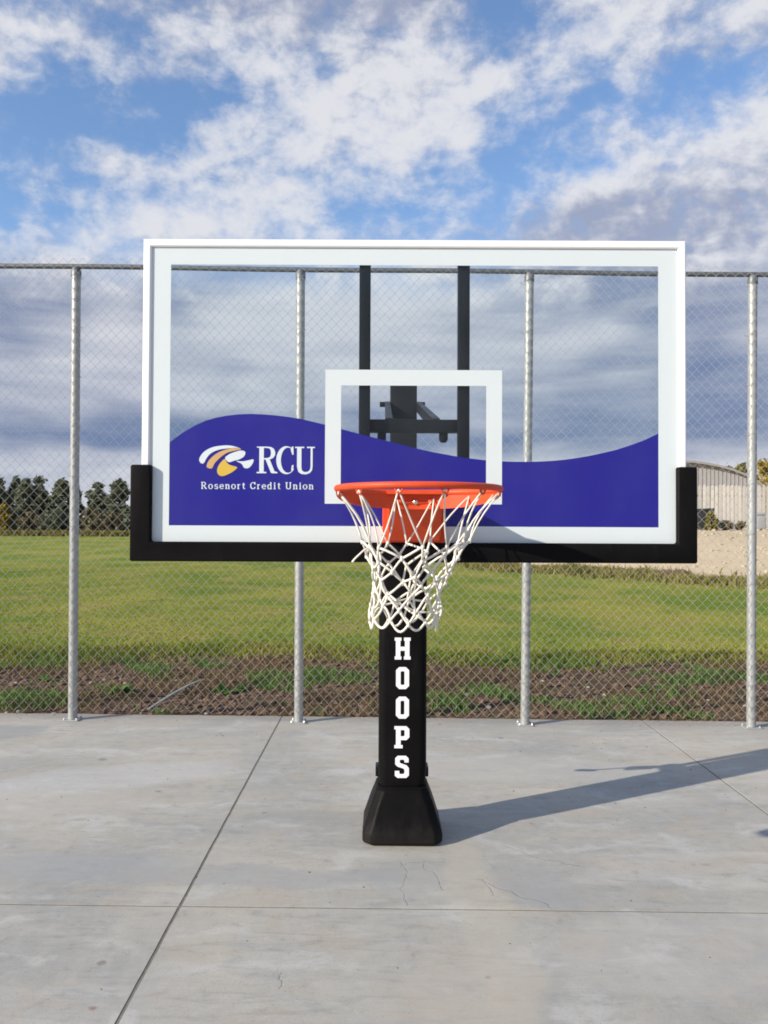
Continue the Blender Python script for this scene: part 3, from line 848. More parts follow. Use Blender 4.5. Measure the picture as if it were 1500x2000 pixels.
# small line of serif text drawn as strokes: cap height 9, x-height 6
GLY = {
 'R': (7.0, [[(1, 0), (1, 9)], [(0, 0), (2.2, 0)], [(0, 9), (1, 9)], [(1, 9), (4, 9), (5, 7.6), (5, 6), (4, 4.6), (1, 4.6)], [(3, 4.6), (5.8, 0)], [(5, 0), (6.6, 0)]]),
 'o': (5.4, [[(1.5, 0), (3.5, 0), (4.6, 1.5), (4.6, 4.5), (3.5, 6), (1.5, 6), (.4, 4.5), (.4, 1.5), (1.5, 0)]]),
 's': (4.6, [[(4, 5), (3, 6), (1.4, 6), (.6, 5), (1, 3.6), (3.4, 2.6), (4, 1.4), (3.2, 0), (1.2, 0), (.4, 1)]]),
 'e': (5.0, [[(.5, 3.2), (4.4, 3.2), (4.2, 4.8), (3.2, 6), (1.6, 6), (.4, 4.4), (.4, 1.6), (1.6, 0), (3.4, 0), (4.4, 1)]]),
 'n': (5.6, [[(1, 0), (1, 6)], [(0, 6), (1, 6)], [(0, 0), (2, 0)], [(1, 4.6), (2.4, 6), (3.8, 5.6), (4.2, 4.4), (4.2, 0)], [(3.2, 0), (5.2, 0)]]),
 'r': (4.0, [[(1, 0), (1, 6)], [(0, 6), (1, 6)], [(0, 0), (2.2, 0)], [(1, 4.4), (2.2, 6), (3.4, 5.8)]]),
 't': (3.8, [[(1.6, 8), (1.6, 1), (2.4, 0), (3.4, .4)], [(.2, 6), (3.2, 6)]]),
 'C': (6.6, [[(5.6, 6.6), (5, 8.4), (3.6, 9), (2, 8.6), (.6, 6.6), (.6, 2.6), (2, .4), (3.8, 0), (5.2, .8), (5.8, 2.2)], [(5.6, 6.4), (5.6, 9)]]),
 'd': (5.6, [[(4, 1), (3, 0), (1.4, 0), (.4, 1.6), (.4, 4.4), (1.4, 6), (3, 6), (4, 5)], [(4, 0), (4, 9)], [(3, 9), (4, 9)], [(4, 0), (5, 0)]]),
 'i': (2.8, [[(1.2, 0), (1.2, 6)], [(.2, 6), (1.2, 6)], [(.2, 0), (2.2, 0)], [(1.2, 7.6), (1.2, 8.8)]]),
 'U': (7.4, [[(1.2, 9), (1.2, 2), (2.2, .4), (3.6, 0), (5, .4), (5.8, 2), (5.8, 9)], [(0, 9), (2.4, 9)], [(4.8, 9), (6.8, 9)]])}
txt = 'Rosenort Credit Union'
adv = lambda c: 4.2 if c == ' ' else GLY[c][0] + 1.9
total = sum(adv(c) for c in txt) - 1.9
ux = (bx(613) - bx(393)) / total; uz = (bz(943) - bz(955.5)) / 9.0
mb = MB(); cx_ = bx(393); piece = 0
for ch in txt:
    if ch != ' ':
        for st_ in GLY[ch][1]:
            for (xa, za), (xb, zb2) in zip(st_, st_[1:]):
                p0 = Vector((cx_ + xa * ux, bz(955.5) + za * uz)); p1 = Vector((cx_ + xb * ux, bz(955.5) + zb2 * uz))
                dv = (p1 - p0); L_ = dv.length; dv.normalize()
                wv_ = (.78 if abs(dv.y) > .8 else .48) * uz
                nv = Vector((-dv.y, dv.x)) * wv_; ev = dv * wv_ * .5
                q = [p0 - ev + nv, p0 - ev - nv, p1 + ev - nv, p1 + ev + nv]
                mb.prism([tuple(v_) for v_ in q], E0 - .000008 * (piece % 12), E0 + .0004); piece += 1
    cx_ += adv(ch) * ux
mb.build('small_lettering', M['white_text'], bb, label='small white line of lettering reading Rosenort Credit Union')

# edge padding: U of black foam round the lower edge
mb = MB()
pl, pr = bx(257), bx(1361); il, ir = bx(297.5), bx(1322.5); zt_, zi, zbm = bz(909.5), bz(1059.5), bz(1098)
poly_o = [(pl, zt_), (pl, zbm), (pr, zbm), (pr, zt_), (ir, zt_), (ir, zi), (il, zi), (il, zt_)]
bm = bmesh.new()
vs = [bm.verts.new((x, BY - .018, z)) for x, z in poly_o]
f = bm.faces.new(vs)
ext = bmesh.ops.extrude_face_region(bm, geom=[f])
bmesh.ops.translate(bm, verts=[v for v in ext['geom'] if isinstance(v, bmesh.types.BMVert)], vec=(0, .018 + .056, 0))
bmesh.ops.recalc_face_normals(bm, faces=bm.faces[:])
bmesh.ops.bevel(bm, geom=bm.edges[:], offset=.0075, segments=3, affect='EDGES', profile=0.5)
mb.bm(bm)
mb.build('edge_padding', M['pad'], bb, smooth='auto')

# steel carrier behind the glass
carrier = MB().box(at(720, 0, 2.83)[0] - .03, at(895, 0, 2.83)[0] + .03, BY + .052, BY + .092, at(0, 845, 2.84)[2], at(0, 820, 2.84)[2], .003).build('support_frame', M['black_steel'], hoop, smooth='auto')
for a, c in ((700, 722), (893, 916)):
    xa, xb = at(a, 0, 2.795)[0], at(c, 0, 2.795)[0]
    MB().box(xa, xb, BY + .0155, BY + .0500, bz(1075), bz(480), .003).build('upright', M['black_steel'], carrier, smooth='auto')
MB().box(-.05, .25, BY + .052, BY + .092, 1.600, 1.645, .003).build('crossbar', M['black_steel'], carrier, smooth='auto')
for px_ in (745, 865):
    x = at(px_, 0, 2.86)[0]
    MB().tube([(x, BY + .08, 1.94), (x, BY + .08, 1.905), (x, BY + .08, 1.896)], [.016, .016, .010], 10).build('bolt', M['black_steel'], carrier, smooth='auto')
# parallel lifting arms
for xa in (HX - .084, HX + .080):
    for (zb0, zp0) in ((1.955, 2.252), (1.622, 1.90)):
        mb = MB()
        w_ = .013
        y0, y1 = BY + .075, PY + .05
        mb.add([(xa - w_, y0, zb0 - .024), (xa + w_, y0, zb0 - .024), (xa + w_, y0, zb0 + .024), (xa - w_, y0, zb0 + .024),
                (xa - w_, y1, zp0 - .024), (xa + w_, y1, zp0 - .024), (xa + w_, y1, zp0 + .024), (xa - w_, y1, zp0 + .024)],
               [(0, 1, 2, 3), (7, 6, 5, 4), (0, 4, 5, 1), (1, 5, 6, 2), (2, 6, 7, 3), (3, 7, 4, 0)])
        mb.build('lifting_arm', M['black_steel'], hoop)
for zp0 in (2.252, 1.90):
    MB().tube([(HX - .125, PY, zp0), (HX + .115, PY, zp0)], .014, 12).build('pivot_pin', M['black_steel'], hoop, smooth='auto')
# height adjuster behind the pole with its crank
act = MB().tube([(HX, PY + .215, .98), (HX, PY + .20, 1.5)], .024, 12).tube([(HX, PY + .20, 1.5), (HX, PY + .165, 2.10)], .014, 10).build('height_adjuster', M['black_steel'], hoop, smooth='auto')
MB().box(HX - .045, HX + .045, PY + .070, PY + .26, .93, 1.00, .006).build('adjuster_bracket', M['black_steel'], act, smooth='auto')
MB().box(HX - .05, HX + .05, PY + .065, PY + .20, 2.05, 2.16, .006).build('adjuster_link', M['black_steel'], act, smooth='auto')
crank = MB().tube([(HX, PY + .235, .93), (HX, PY + .30, .86), (HX + .005, PY + .335, .84), (HX + .02, PY + .45, .655)], .008, 8).build('crank', M['black_steel'], hoop, smooth='auto')
MB().tube([(HX - .005, PY + .27, .90), (HX - .005, PY + .335, .815)], [.030, .034], 10).build('crank_collar', M['black_steel'], crank, smooth='auto')
MB().tube([(HX - .055, PY + .45, .655), (HX + .055, PY + .45, .650)], .018, 10).build('crank_handle', M['black_steel'], crank, smooth='auto')

# ---- rim
RY, RZ, RR = BY - .381, 1.712, .2365
mb = MB()
mb.tube([(HX + RR * math.cos(2 * math.pi * k / 72), RY + RR * math.sin(2 * math.pi * k / 72), RZ) for k in range(72)], .0095, 12, closed=True)
rim = mb.build('rim', M['rim'], hoop, smooth=True, origin=(HX, RY, RZ))
# curved skirt plate under the rear half of the ring
mb = MB(); rings = []
for k in range(49):
    a = R(-8 + 196 * k / 48)
    drop = .010 + .044 * max(0.0, math.sin(a)) ** 0.6
    for_r = []
    for rr, dz in ((RR + .004, -.004), (RR - .004, -.004), (RR - .004, -drop), (RR + .004, -drop)):
        for_r.append((HX + rr * math.cos(a), RY + rr * math.sin(a), RZ + dz))
    rings.append(for_r)
mb.rings(rings); mb.build('brace', M['rim'], rim)
# plate from the ring to the board, and the spring housing below
mb = MB()
y_b = BY - .0005
mb.prism([(HX - .092, RZ - .006), (HX + .092, RZ - .006), (HX + .092, RZ + .006), (HX - .092, RZ + .006)], RY + RR - .035, y_b)
mb.build('top_plate', M['rim'], rim)
fy0, fy1 = BY - .158, BY - .045
mb = MB()
mb.add([(HX - .088, fy0, RZ - .030), (HX + .088, fy0, RZ - .030), (HX + .088, fy1, RZ - .160), (HX - .088, fy1, RZ - .160),
        (HX - .088, BY - .012, RZ - .030), (HX + .088, BY - .012, RZ - .030), (HX + .088, BY - .012, RZ - .160), (HX - .088, BY - .012, RZ - .160)],
       [(0, 1, 2, 3), (7, 6, 5, 4), (0, 4, 5, 1), (1, 5, 6, 2), (2, 6, 7, 3), (3, 7, 4, 0)])
ob = mb.build('spring_housing', M['rim'], rim)
bv = ob.modifiers.new('bevel', 'BEVEL'); bv.width = .006; bv.segments = 2
MB().box(HX - .105, HX + .105, BY - .0125, BY - .0008, RZ - .168, RZ + .012, .003).build('mounting_plate', M['rim'], rim)
for a in (78, 90, 102):
    r2 = RR - .004
    x, y = HX + r2 * math.cos(R(a)), RY + r2 * math.sin(R(a))
    MB().tube([(x, y, RZ - .030), (x, y - .006, RZ - .030), (x, y - .009, RZ - .030)], [.009, .009, .004], 8).build('bolt', M['bolt'] if a == 90 else M['rim'], rim)
NH = 12
hook_a = [15 + 30 * k for k in range(NH)]
for a in hook_a:
    x, y = HX + RR * math.cos(R(a)), RY + RR * math.sin(R(a))
    pts = []
    for k in range(9):
        b_ = math.pi * (k / 8)
        pts.append((x + .010 * math.cos(b_) * -math.sin(R(a)), y + .010 * math.cos(b_) * math.cos(R(a)), RZ - .008 - .013 * math.sin(b_)))
    MB().tube(pts, .0028, 6).build('net_hook', M['rim'], rim, smooth=True)

# ---- net
random.seed(21)
levels = [(0.016, RR), (0.160, .160), (0.197, .136), (0.234, .118), (0.271, .107), (0.308, .101), (0.345, .100), (0.380, .103)]
def node(k, i):
    dz, r = levels[k]
    a = 15 + 30 * (i + k * .5)
    random.seed(k * 131 + (i % NH) * 17 + 5)
    j = 0 if k == 0 else 1
    a += random.uniform(-8, 8) * j
    r *= 1 + random.uniform(-.08, .08) * j
    dz += random.uniform(-.014, .014) * j
    t_ = dz / .42
    return Vector((HX - .046 * t_ ** 1.2 + r * math.cos(R(a)), RY + .01 * t_ + r * math.sin(R(a)), RZ - dz))
def strand(mb, a, c, r, sag=0.0, out=0.0, n=5):
    ctr = Vector((HX, RY, 0)); pts = []
    for k in range(n + 1):
        t_ = k / n
        p = a.lerp(c, t_)
        s = math.sin(math.pi * t_)
        rad = Vector((p.x - ctr.x, p.y - ctr.y, 0)); rad.normalize()
        pts.append(p + rad * out * s + Vector((0, 0, -sag * s)))
    mb.tube(pts, r, 6)
mb = MB()
for i in range(NH):
    top = node(0, i)
    for d in (0, -1):
        nx_ = node(1, i + d)
        random.seed(i * 3 + d)
        strand(mb, top + Vector((0, 0, .004)), nx_, .0026, out=random.uniform(-.018, -.004), sag=random.uniform(-.003, .006))
    # loop over the hook
    t1 = Vector((-math.sin(R(hook_a[i])), math.cos(R(hook_a[i])), 0))
    mb.tube([top - t1 * .006 + Vector((0, 0, -.004)), top + Vector((0, 0, .004)), top + t1 * .006 + Vector((0, 0, -.004))], .0026, 6)
for k in range(1, len(levels) - 1):
    for i in range(NH):
        for d in (0, -1):
            a, c = node(k, i), node(k + 1, i + d)
            random.seed(k * 57 + i * 3 + d)
            strand(mb, a, c, .0034, out=random.uniform(-.006, .006), sag=random.uniform(-.004, .004), n=3)
for k in range(1, len(levels)):
    for i in range(NH):                       # knots
        p = node(k, i)
        random.seed(k * 19 + i)
        q = Vector((random.uniform(-.003, .003), random.uniform(-.003, .003), .008))
        mb.tube([p - q, p - q * .4, p + q * .4, p + q], [.0025, .0055, .0055, .0025], 6)
kl = len(levels) - 1
for i in range(NH):                           # hanging scallops along the hem
    a, c = node(kl, i), node(kl, i + 1)
    random.seed(77 + i)
    strand(mb, a, c, .0036, sag=random.uniform(.018, .034), n=7)
# slack cord hanging inside, where the rear of the net has folded in
for i in range(4):
    random.seed(400 + i)
    p0 = node(2 + i % 3, i * 2 + 1); p3 = node(6, i * 2 + 4)
    m1 = p0.lerp(p3, .35) + Vector((random.uniform(-.05, .02), random.uniform(-.02, .04), -.02)); m2 = p0.lerp(p3, .7) + Vector((random.uniform(-.03, .03), random.uniform(-.03, .03), -.03))
    mb.tube([p0, m1, m2, p3], .0030, 6)
# loose cord end
p = node(1, 6)
mb.tube([p, p + Vector((-.020, -.005, -.012)), p + Vector((-.043, -.012, -.034)), p + Vector((-.050, -.012, -.044))], [.0028, .0026, .0026, .0036], 6)
mb.build('net', M['cord'], hoop, smooth=True, origin=(HX, RY, RZ))

# ------------------------------------------------------------------ vegetation
def leaf_mat(name, c1, c2, scale=1.5, trans=0.25, lawn=False):
    m = bpy.data.materials.new(name); m.use_nodes = True
    t = NT(m.node_tree); t.n.clear()
    g = t.node('ShaderNodeNewGeometry').outputs['Position']
    oi = t.node('ShaderNodeObjectInfo').outputs['Random']
    n = t.noise(g, scale, 4, 0.65)
    n2 = t.noise(g, scale * 9, 2, 0.6)
    f = t.math('ADD', t.math('MULTIPLY', n, 0.6), t.math('ADD', t.math('MULTIPLY', n2, 0.35), t.math('MULTIPLY', oi, 0.12)))
    c = t.mix(t.smooth(f, 0.32, 0.72), c1, c2)
    if lawn:
        c = t.mix(t.smooth(n2, 0.3, 0.7, 0.0, 0.35), lawn_colour(t, g), (0.30, 0.30, 0.085))
    d = t.node('ShaderNodeBsdfDiffuse'); t.link(c, d.inputs[0])
    tr = t.node('ShaderNodeBsdfTranslucent'); t.link(c, tr.inputs[0])
    mx = t.node('ShaderNodeMixShader'); mx.inputs[0].default_value = trans
    t.link(d.outputs[0], mx.inputs[1]); t.link(tr.outputs[0], mx.inputs[2])
    o = t.node('ShaderNodeOutputMaterial'); t.link(mx.outputs[0], o.inputs[0])
    return m
M['grass'] = leaf_mat('lawn_blades', (0.160, 0.240, 0.030), (0.30, 0.32, 0.062), 0.5, lawn=True)
M['rough_grass'] = leaf_mat('dry_rough_grass', (0.10, 0.12, 0.03), (0.30, 0.25, 0.09), 0.8)
M['dry'] = leaf_mat('dry_litter', (0.11, 0.075, 0.04), (0.22, 0.165, 0.085), 3.0)
M['weed'] = leaf_mat('weed_leaf', (0.055, 0.12, 0.025), (0.13, 0.23, 0.055), 6)
M['conifer'] = leaf_mat('evergreen_leaf', (0.120, 0.145, 0.095), (0.205, 0.222, 0.150), 1.2, 0.38)  # distance haze is put into the leaf colour: paler and greyer
M['brown_leaf'] = leaf_mat('autumn_leaf', (0.13, 0.10, 0.06), (0.20, 0.18, 0.10), 1.5)
M['yellow_leaf'] = leaf_mat('yellow_leaf', (0.22, 0.17, 0.03), (0.42, 0.30, 0.05), 1.5)
M['bark'] = plain('bark', (0.09, 0.065, 0.045), 0.9, vary=0.3, scale=10)
M['soil'] = plain('soil_clod', (0.115, 0.070, 0.044), 0.95, vary=0.45, scale=14)
M['gravel_stone'] = plain('gravel_stone', (0.44, 0.36, 0.25), 0.9, vary=0.25, scale=4)
M['stone'] = plain('pale_stone', (0.36, 0.33, 0.29), 0.9, vary=0.3, scale=14)

rng = np.random.default_rng(11)
def blades(xs, ys, hts, wid, lean=0.35, zoff=0.0):
    """one bent triangle blade per point"""
    n = len(xs)
    z = H(xs, ys) + zoff
    a = rng.uniform(0, 2 * math.pi, n); la = rng.uniform(0, 2 * math.pi, n); ll = hts * rng.uniform(0.1, lean * 2, n)
    w = wid * rng.uniform(.6, 1.3, n)
    dx, dy = np.cos(a) * w / 2, np.sin(a) * w / 2
    V = np.zeros((n, 5, 3))
    V[:, 0] = np.stack([xs - dx, ys - dy, z - .01], -1); V[:, 1] = np.stack([xs + dx, ys + dy, z - .01], -1)
    mx, my = xs + np.cos(la) * ll * .35, ys + np.sin(la) * ll * .35
    V[:, 2] = np.stack([mx - dx * .7, my - dy * .7, z + hts * .6], -1); V[:, 3] = np.stack([mx + dx * .7, my + dy * .7, z + hts * .6], -1)
    V[:, 4] = np.stack([xs + np.cos(la) * ll, ys + np.sin(la) * ll, z + hts], -1)
    b_ = np.arange(n)[:, None] * 5
    F = np.concatenate([b_ + np.array([[0, 1, 3]]), b_ + np.array([[0, 3, 2]]), b_ + np.array([[2, 3, 4]])])
    return V.reshape(-1, 3), F

def clumpy(n, x0, x1, y0, y1, f, thr, seed, power=1.0):
    xs = rng.uniform(x0, x1, n); ys = y0 + (y1 - y0) * rng.uniform(0, 1, n) ** power
    keep = wavy(xs, ys, f, 4, seed) > thr
    return xs[keep], ys[keep]

# lawn: nearer part carries real blades
n = 120000
ys = 10.0 + 24 * rng.uniform(0, 1, n) ** 1.7
xs = rng.uniform(-.56, .56, n) * (ys + 1)
edge_y = 10.45 + 0.38 * wavy(xs, ys * 0, 1.1, 4, 3) + .15 * wavy(xs, ys, 5, 2, 8)
k = (ys > edge_y) & (ys < gravel_edge(xs) - 1.0)
xs, ys = xs[k], ys[k]
V, F = blades(xs, ys, rng.uniform(.006, .024, len(xs)), .010 + .0008 * ys, .9)
link('lawn_grass', np_mesh('lawn_grass', V, F, M['grass']), kind='stuff', label='short green lawn grass of the field beyond the fence', cat='grass')
# thicker fringe where lawn meets soil
n = 17000
xs = rng.uniform(-6, 6, n); ys = 10.40 + 0.38 * wavy(xs, xs * 0, 1.1, 4, 3) + rng.normal(0, .28, n)
V, F = blades(xs, ys, rng.uniform(.02, .085, n), .014, .7)
link('lawn_edge_grass', np_mesh('lawn_edge_grass', V, F, M['grass']), kind='stuff', label='taller grass fringe where the lawn meets the bare soil', cat='grass')
# sparse grass on the soil strip
xs, ys = clumpy(42000, -5.6, 5.6, 7.10, 10.3, 2.2, 0.50, 9)
V, F = blades(xs, ys, rng.uniform(.03, .10, len(xs)), .011, .6)
link('sparse_grass', np_mesh('sparse_grass', V, F, M['weed']), kind='stuff', label='thin patches of grass growing on the bare soil strip', cat='grass')
xs, ys = clumpy(34000, -5.8, 5.8, 7.05, 10.7, 1.6, 0.10, 12)
V, F = blades(xs, ys, rng.uniform(.02, .075, len(xs)), .010, 1.2)
link('dry_grass', np_mesh('dry_grass', V, F, M['dry']), kind='stuff', label='dry brown grass litter over the bare soil strip', cat='grass')
# dry stalks and rough grass along the gravel bank
n = 16000
xs = rng.uniform(2.8, 14, n); ys = gravel_edge(xs) + rng.normal(-1.6, 1.3, n) + .8 * wavy(xs, xs * 0, 1.0, 3, 5)
V, F = blades(xs, ys, rng.uniform(.06, .28, n), .05, .5)
link('rough_grass', np_mesh('rough_grass', V, F, M['rough_grass']), kind='stuff', label='rough dry grass along the foot of the gravel bank', cat='grass')

# clods and stones on the soil
def clods(n, x0, x1, y0, y1, s0, s1, seed):
    ico = bmesh.new(); bmesh.ops.create_icosphere(ico, subdivisions=1, radius=1.0)
    bv_ = np.array([v.co[:] for v in ico.verts]); bf = np.array([[v.index for v in f.verts] for f in ico.faces]); ico.free()
    r2 = np.random.default_rng(seed)
    xs = r2.uniform(x0, x1, n); ys = r2.uniform(y0, y1, n)
    s = s0 + (s1 - s0) * r2.uniform(0, 1, n) ** 3
    sc = r2.uniform(.6, 1.2, (n, 3)) * s[:, None]; sc[:, 2] *= .65
    jit = r2.uniform(.72, 1.2, (n, len(bv_), 1))
    a = r2.uniform(0, 6.28, n); ca, sa = np.cos(a), np.sin(a)
    v = bv_[None] * jit * sc[:, None, :]
    x = v[..., 0] * ca[:, None] - v[..., 1] * sa[:, None]; y = v[..., 0] * sa[:, None] + v[..., 1] * ca[:, None]
    V = np.stack([x + xs[:, None], y + ys[:, None], v[..., 2] + (H(xs, ys) + s * .12)[:, None]], -1).reshape(-1, 3)
    F = (np.arange(n)[:, None, None] * len(bv_) + bf[None]).reshape(-1, 3)
    return V, F
V, F = clods(12000, -5.8, 5.8, 6.99, 10.4, .007, .048, 4)
link('soil_clods', np_mesh('soil_clods', V, F, M['soil'], smooth=False), kind='stuff', label='loose brown soil clods beside the concrete', cat='soil')
V, F = clods(260, -5.6, 5.6, 6.98, 9.0, .008, .032, 6)
link('pebbles', np_mesh('pebbles', V, F, M['stone'], smooth=False), kind='stuff', label='pale pebbles scattered on the soil strip', cat='pebbles')

# loose stones on the gravel bank
r3 = np.random.default_rng(31)
V, F = clods(2600, 5, 22, 18, 41, .02, .11, 17)
cen = V.reshape(-1, 12, 3).mean(1)
kp = cen[:, 1] > gravel_edge(cen[:, 0]) + .5
V = V.reshape(-1, 12, 3)[kp]; nb = len(F) // len(kp); F = (np.arange(len(V))[:, None, None] * 12 + F[:nb][None]).reshape(-1, 3)
link('gravel_stones', np_mesh('gravel_stones', V.reshape(-1, 3), F, M['gravel_stone']), kind='stuff', label='loose tan stones on the gravel bank', cat='gravel')
# grit blown on to the slab
n = 420
V, F = clods(n, -3.2, 3.2, 0, 1, .0015, .0065, 23)
Vr = V.reshape(n, 12, 3); c0 = Vr.mean(1, keepdims=True)
ny_ = 6.9 - 4.2 * r3.uniform(0, 1, n) ** 2.2
off_ = np.stack([np.zeros(n), ny_ - c0[:, 0, 1], np.array([court_z(x_) for x_ in c0[:, 0, 0]]) + .001 - c0[:, 0, 2]], -1)
link('grit', np_mesh('grit', (Vr + off_[:, None, :]).reshape(-1, 3), F, M['soil']), kind='stuff', label='specks of grit scattered on the concrete', cat='grit')

# single weeds
def weed(px, py, size, nl, label, seed):
    y = (CAMH + .05) * FPX / (py - HOR); x = (px - 750) / FPX * y
    z = float(H(x, y))
    rs = random.Random(seed); mb = MB()
    for _ in range(nl):
        a = rs.uniform(0, 6.28); el_ = rs.uniform(.25, 1.2); L = size * rs.uniform(.5, 1.1); w_ = L * rs.uniform(.14, .24)
        d = Vector((math.cos(a) * math.cos(el_), math.sin(a) * math.cos(el_), math.sin(el_)))
        s = Vector((-math.sin(a), math.cos(a), 0)); o = Vector((x + rs.uniform(-.3, .3) * size, y + rs.uniform(-.3, .3) * size, z - .01))
        p1, p2 = o + d * L * .5, o + d * L * .9 + Vector((0, 0, -L * .18)); up = Vector((0, 0, .01))
        mb.add([o, p1 - s * w_, p1 + up, p1 + s * w_, p2], [(0, 1, 2), (0, 2, 3), (1, 4, 2), (2, 4, 3)])
    mb.build('weed', M['weed'], origin=(x, y, z), fix=False, label=label, cat='weed', group='weeds on the soil strip')
weed(238, 1362, .17, 26, 'leafy green weed just right of the leftmost fence post', 1)
weed(436, 1352, .15, 26, 'broad green weed right of the grey pipe on the soil', 2)
weed(474, 1348, .14, 18, 'small green weed beside the broad weed right of the pipe', 3)
weed(624, 1392, .11, 16, 'low weed at the concrete edge right of the second fence post', 4)
weed(85, 1338, .14, 16, 'green weed on the soil left of the leftmost fence post', 5)
weed(1258, 1345, .15, 22, 'green weed midway between the two right-hand fence posts', 6)
weed(1150, 1378, .12, 14, 'green weed near the concrete edge right of the third fence post', 7)
weed(965, 1352, .12, 14, 'green weed on the soil left of the third fence post', 8)

# curved grey pipe lying on the soil
pp = []
for (px_, py_, dz) in ((292, 1382, .0), (312, 1370, .02), (336, 1357, .05), (360, 1346, .075), (384, 1338, .085)):
    y = (CAMH + .05 - dz) * FPX / (py_ - HOR)
    y = 7.45 + (384 - px_) * -.001
    x, _, z = at(px_, py_, y)
    pp.append((x, y, z))
zmin = min(p[2] - float(H(p[0], p[1])) for p in pp)
pp = [(x, y + k * .06, z) for k, (x, y, z) in enumerate(pp)]
dzp = float(H(pp[0][0], pp[0][1])) + .012 - pp[0][2]
MB().tube([(x, y, z + dzp * (1 - k / 4) ** 1) for k, (x, y, z) in enumerate(pp)], [.013, .013, .012, .011, .007], 10).build('pipe', M['pipe'], smooth='auto', label='bent grey plastic pipe lying on the bare soil behind the fence', cat='pipe')

# trees of the far row
def crown_mesh(name, h, r, n, seed, mat, shape='cone', leaf=.22):
    r2 = np.random.default_rng(seed)
    cl = 60
    # clump centres fill the outline, leaves gather round them
    t_ = r2.uniform(0, 1, cl) ** 0.8
    if shape == 'cone':
        prof = r * (1 - t_) ** .55 * (.75 + .35 * r2.uniform(0, 1, cl))
        prof = np.where(t_ < .12, prof * .75, prof)
    else:
        prof = r * np.sqrt(np.clip(1 - (2 * t_ - 1) ** 2, 0.02, 1)) * r2.uniform(.6, 1, cl)
    a = r2.uniform(0, 6.28, cl); q = np.sqrt(r2.uniform(.1, 1, cl))
    C = np.stack([np.cos(a) * prof * q, np.sin(a) * prof * q, h * (.08 + .90 * t_)], -1)
    cr = r * r2.uniform(.16, .34, cl) * (1.15 - .6 * t_)
    i = r2.integers(0, cl, n)
    P = C[i] + r2.normal(0, 1, (n, 3)) * cr[i][:, None] * np.array([.55, .55, .75])
    P[:, 2] = np.clip(P[:, 2], .05, h * 1.04)
    u = r2.normal(0, 1, (n, 3)); u /= np.linalg.norm(u, axis=1)[:, None]
    v = np.cross(u, r2.normal(0, 1, (n, 3))); v /= np.linalg.norm(v, axis=1)[:, None]
    s = leaf * r2.uniform(.5, 1.2, n)[:, None]
    V = np.stack([P - u * s, P - v * s * .5, P + u * s, P + v * s * .5], 1).reshape(-1, 3)
    F = np.arange(n * 4).reshape(n, 4)
    return np_mesh(name, V, F, mat)
def trunk_mesh(h, r):
    mb = MB().tube([(0, 0, -.3), (0, 0, h * .3), (r, 0, h * .65), (r, r * .5, h * .92)], [r * 1.2, r, r * .6, r * .15], 8)
    for k in range(7):
        a = k * 2.4; z = h * (.2 + .09 * k); L = h * .12
        mb.tube([(0, 0, z), (math.cos(a) * L, math.sin(a) * L, z + L * .6)], [r * .4, r * .1], 5)
    me = bpy.data.meshes.new('trunk'); me.from_pydata(mb.v, [], mb.f); me.materials.append(M['bark'])
    return me
crowns = [crown_mesh('crown', 6.3, 1.25, 4200, 40 + s, M['conifer']) for s in range(3)]
trk = trunk_mesh(5.6, .11)
order = ['first', 'second', 'third', 'fourth', 'fifth', 'sixth', 'seventh', 'eighth']
for k, (px_, top, Y) in enumerate([(-2, 935, 95), (31, 933, 96), (49, 936, 94), (75, 931, 95), (120, 937, 95), (147, 946, 97), (190, 942, 96), (232, 938, 95)]):
    x = (px_ - 750) / FPX * Y; z = float(H(x, Y))
    hh = CAMH + (HOR - 3.0 - top) / FPX * Y - z
    s = hh / 6.3
    wd = (1.0, .75, .85, 1.1, 1.1, .7, 1.0, 1.25)[k]
    lab = 'dark evergreen tree, %s from the left in the far row' % order[k]
    if k == 7: lab = 'dark evergreen tree, rightmost of the far row, next to the backboard padding'
    if k == 0: lab = 'dark evergreen tree cut by the left edge, leftmost of the far row'
    tr = empty('evergreen_tree', (x, Y, z), label=lab, cat='tree', group='evergreen trees in the far row')
    c = link('crown', crowns[k % 3]); c.parent = tr; c.scale = (wd * 1.5, wd * 1.5, s); c.rotation_euler = (0, 0, k * 1.9)
    t_ = link('trunk', trk); t_.parent = tr; t_.scale = (1, 1, s)
def bush(px_, py_, Y, w_, h_, mat, label, seed, name='bush', group=None, n=700):
    x = (px_ - 750) / FPX * Y; z = float(H(x, Y))
    b0 = empty(name, (x, Y, z), label=label, cat='bush', group=group)
    c = link('crown', crown_mesh('crown', h_, w_ / 2, n, seed, M[mat], 'round', leaf=.16 * h_ / 2 + .06)); c.parent = b0
    mb = MB()
    for q in range(4):
        mb.tube([(0, 0, -.1), (w_ * .18 * math.cos(q * 1.6), w_ * .18 * math.sin(q * 1.6), h_ * .55)], [.05, .015], 5)
    s_ = mb.build('stem', M['bark']); s_.parent = b0
    return b0
gb = 'low bushes at the foot of the far tree row'
bush(6, 1000, 92, 2.0, 3.3, 'yellow_leaf', 'yellow-leaved bush at the left edge before the evergreen trees', 60, group=gb)
bush(62, 1020, 92.5, 3.4, 2.6, 'brown_leaf', 'reddish brown bush before the third and fourth evergreen trees', 61, group=gb)
bush(105, 1020, 92.5, 3.4, 2.9, 'conifer', 'dark green bush before the fifth evergreen tree', 62, group=gb)
bush(20, 1025, 93, 2.6, 2.2, 'conifer', 'dark green bush just right of the yellow bush', 65, group=gb)
bush(135, 1025, 93, 2.6, 2.4, 'conifer', 'dark green bush just left of the leftmost fence post', 66, group=gb)
bush(178, 1020, 92.5, 3.2, 3.0, 'brown_leaf', 'brownish bush just right of the leftmost fence post', 63, group=gb)
bush(222, 1020, 92.5, 3.6, 2.5, 'brown_leaf', 'brown green bush before the rightmost evergreen tree', 64, group=gb)
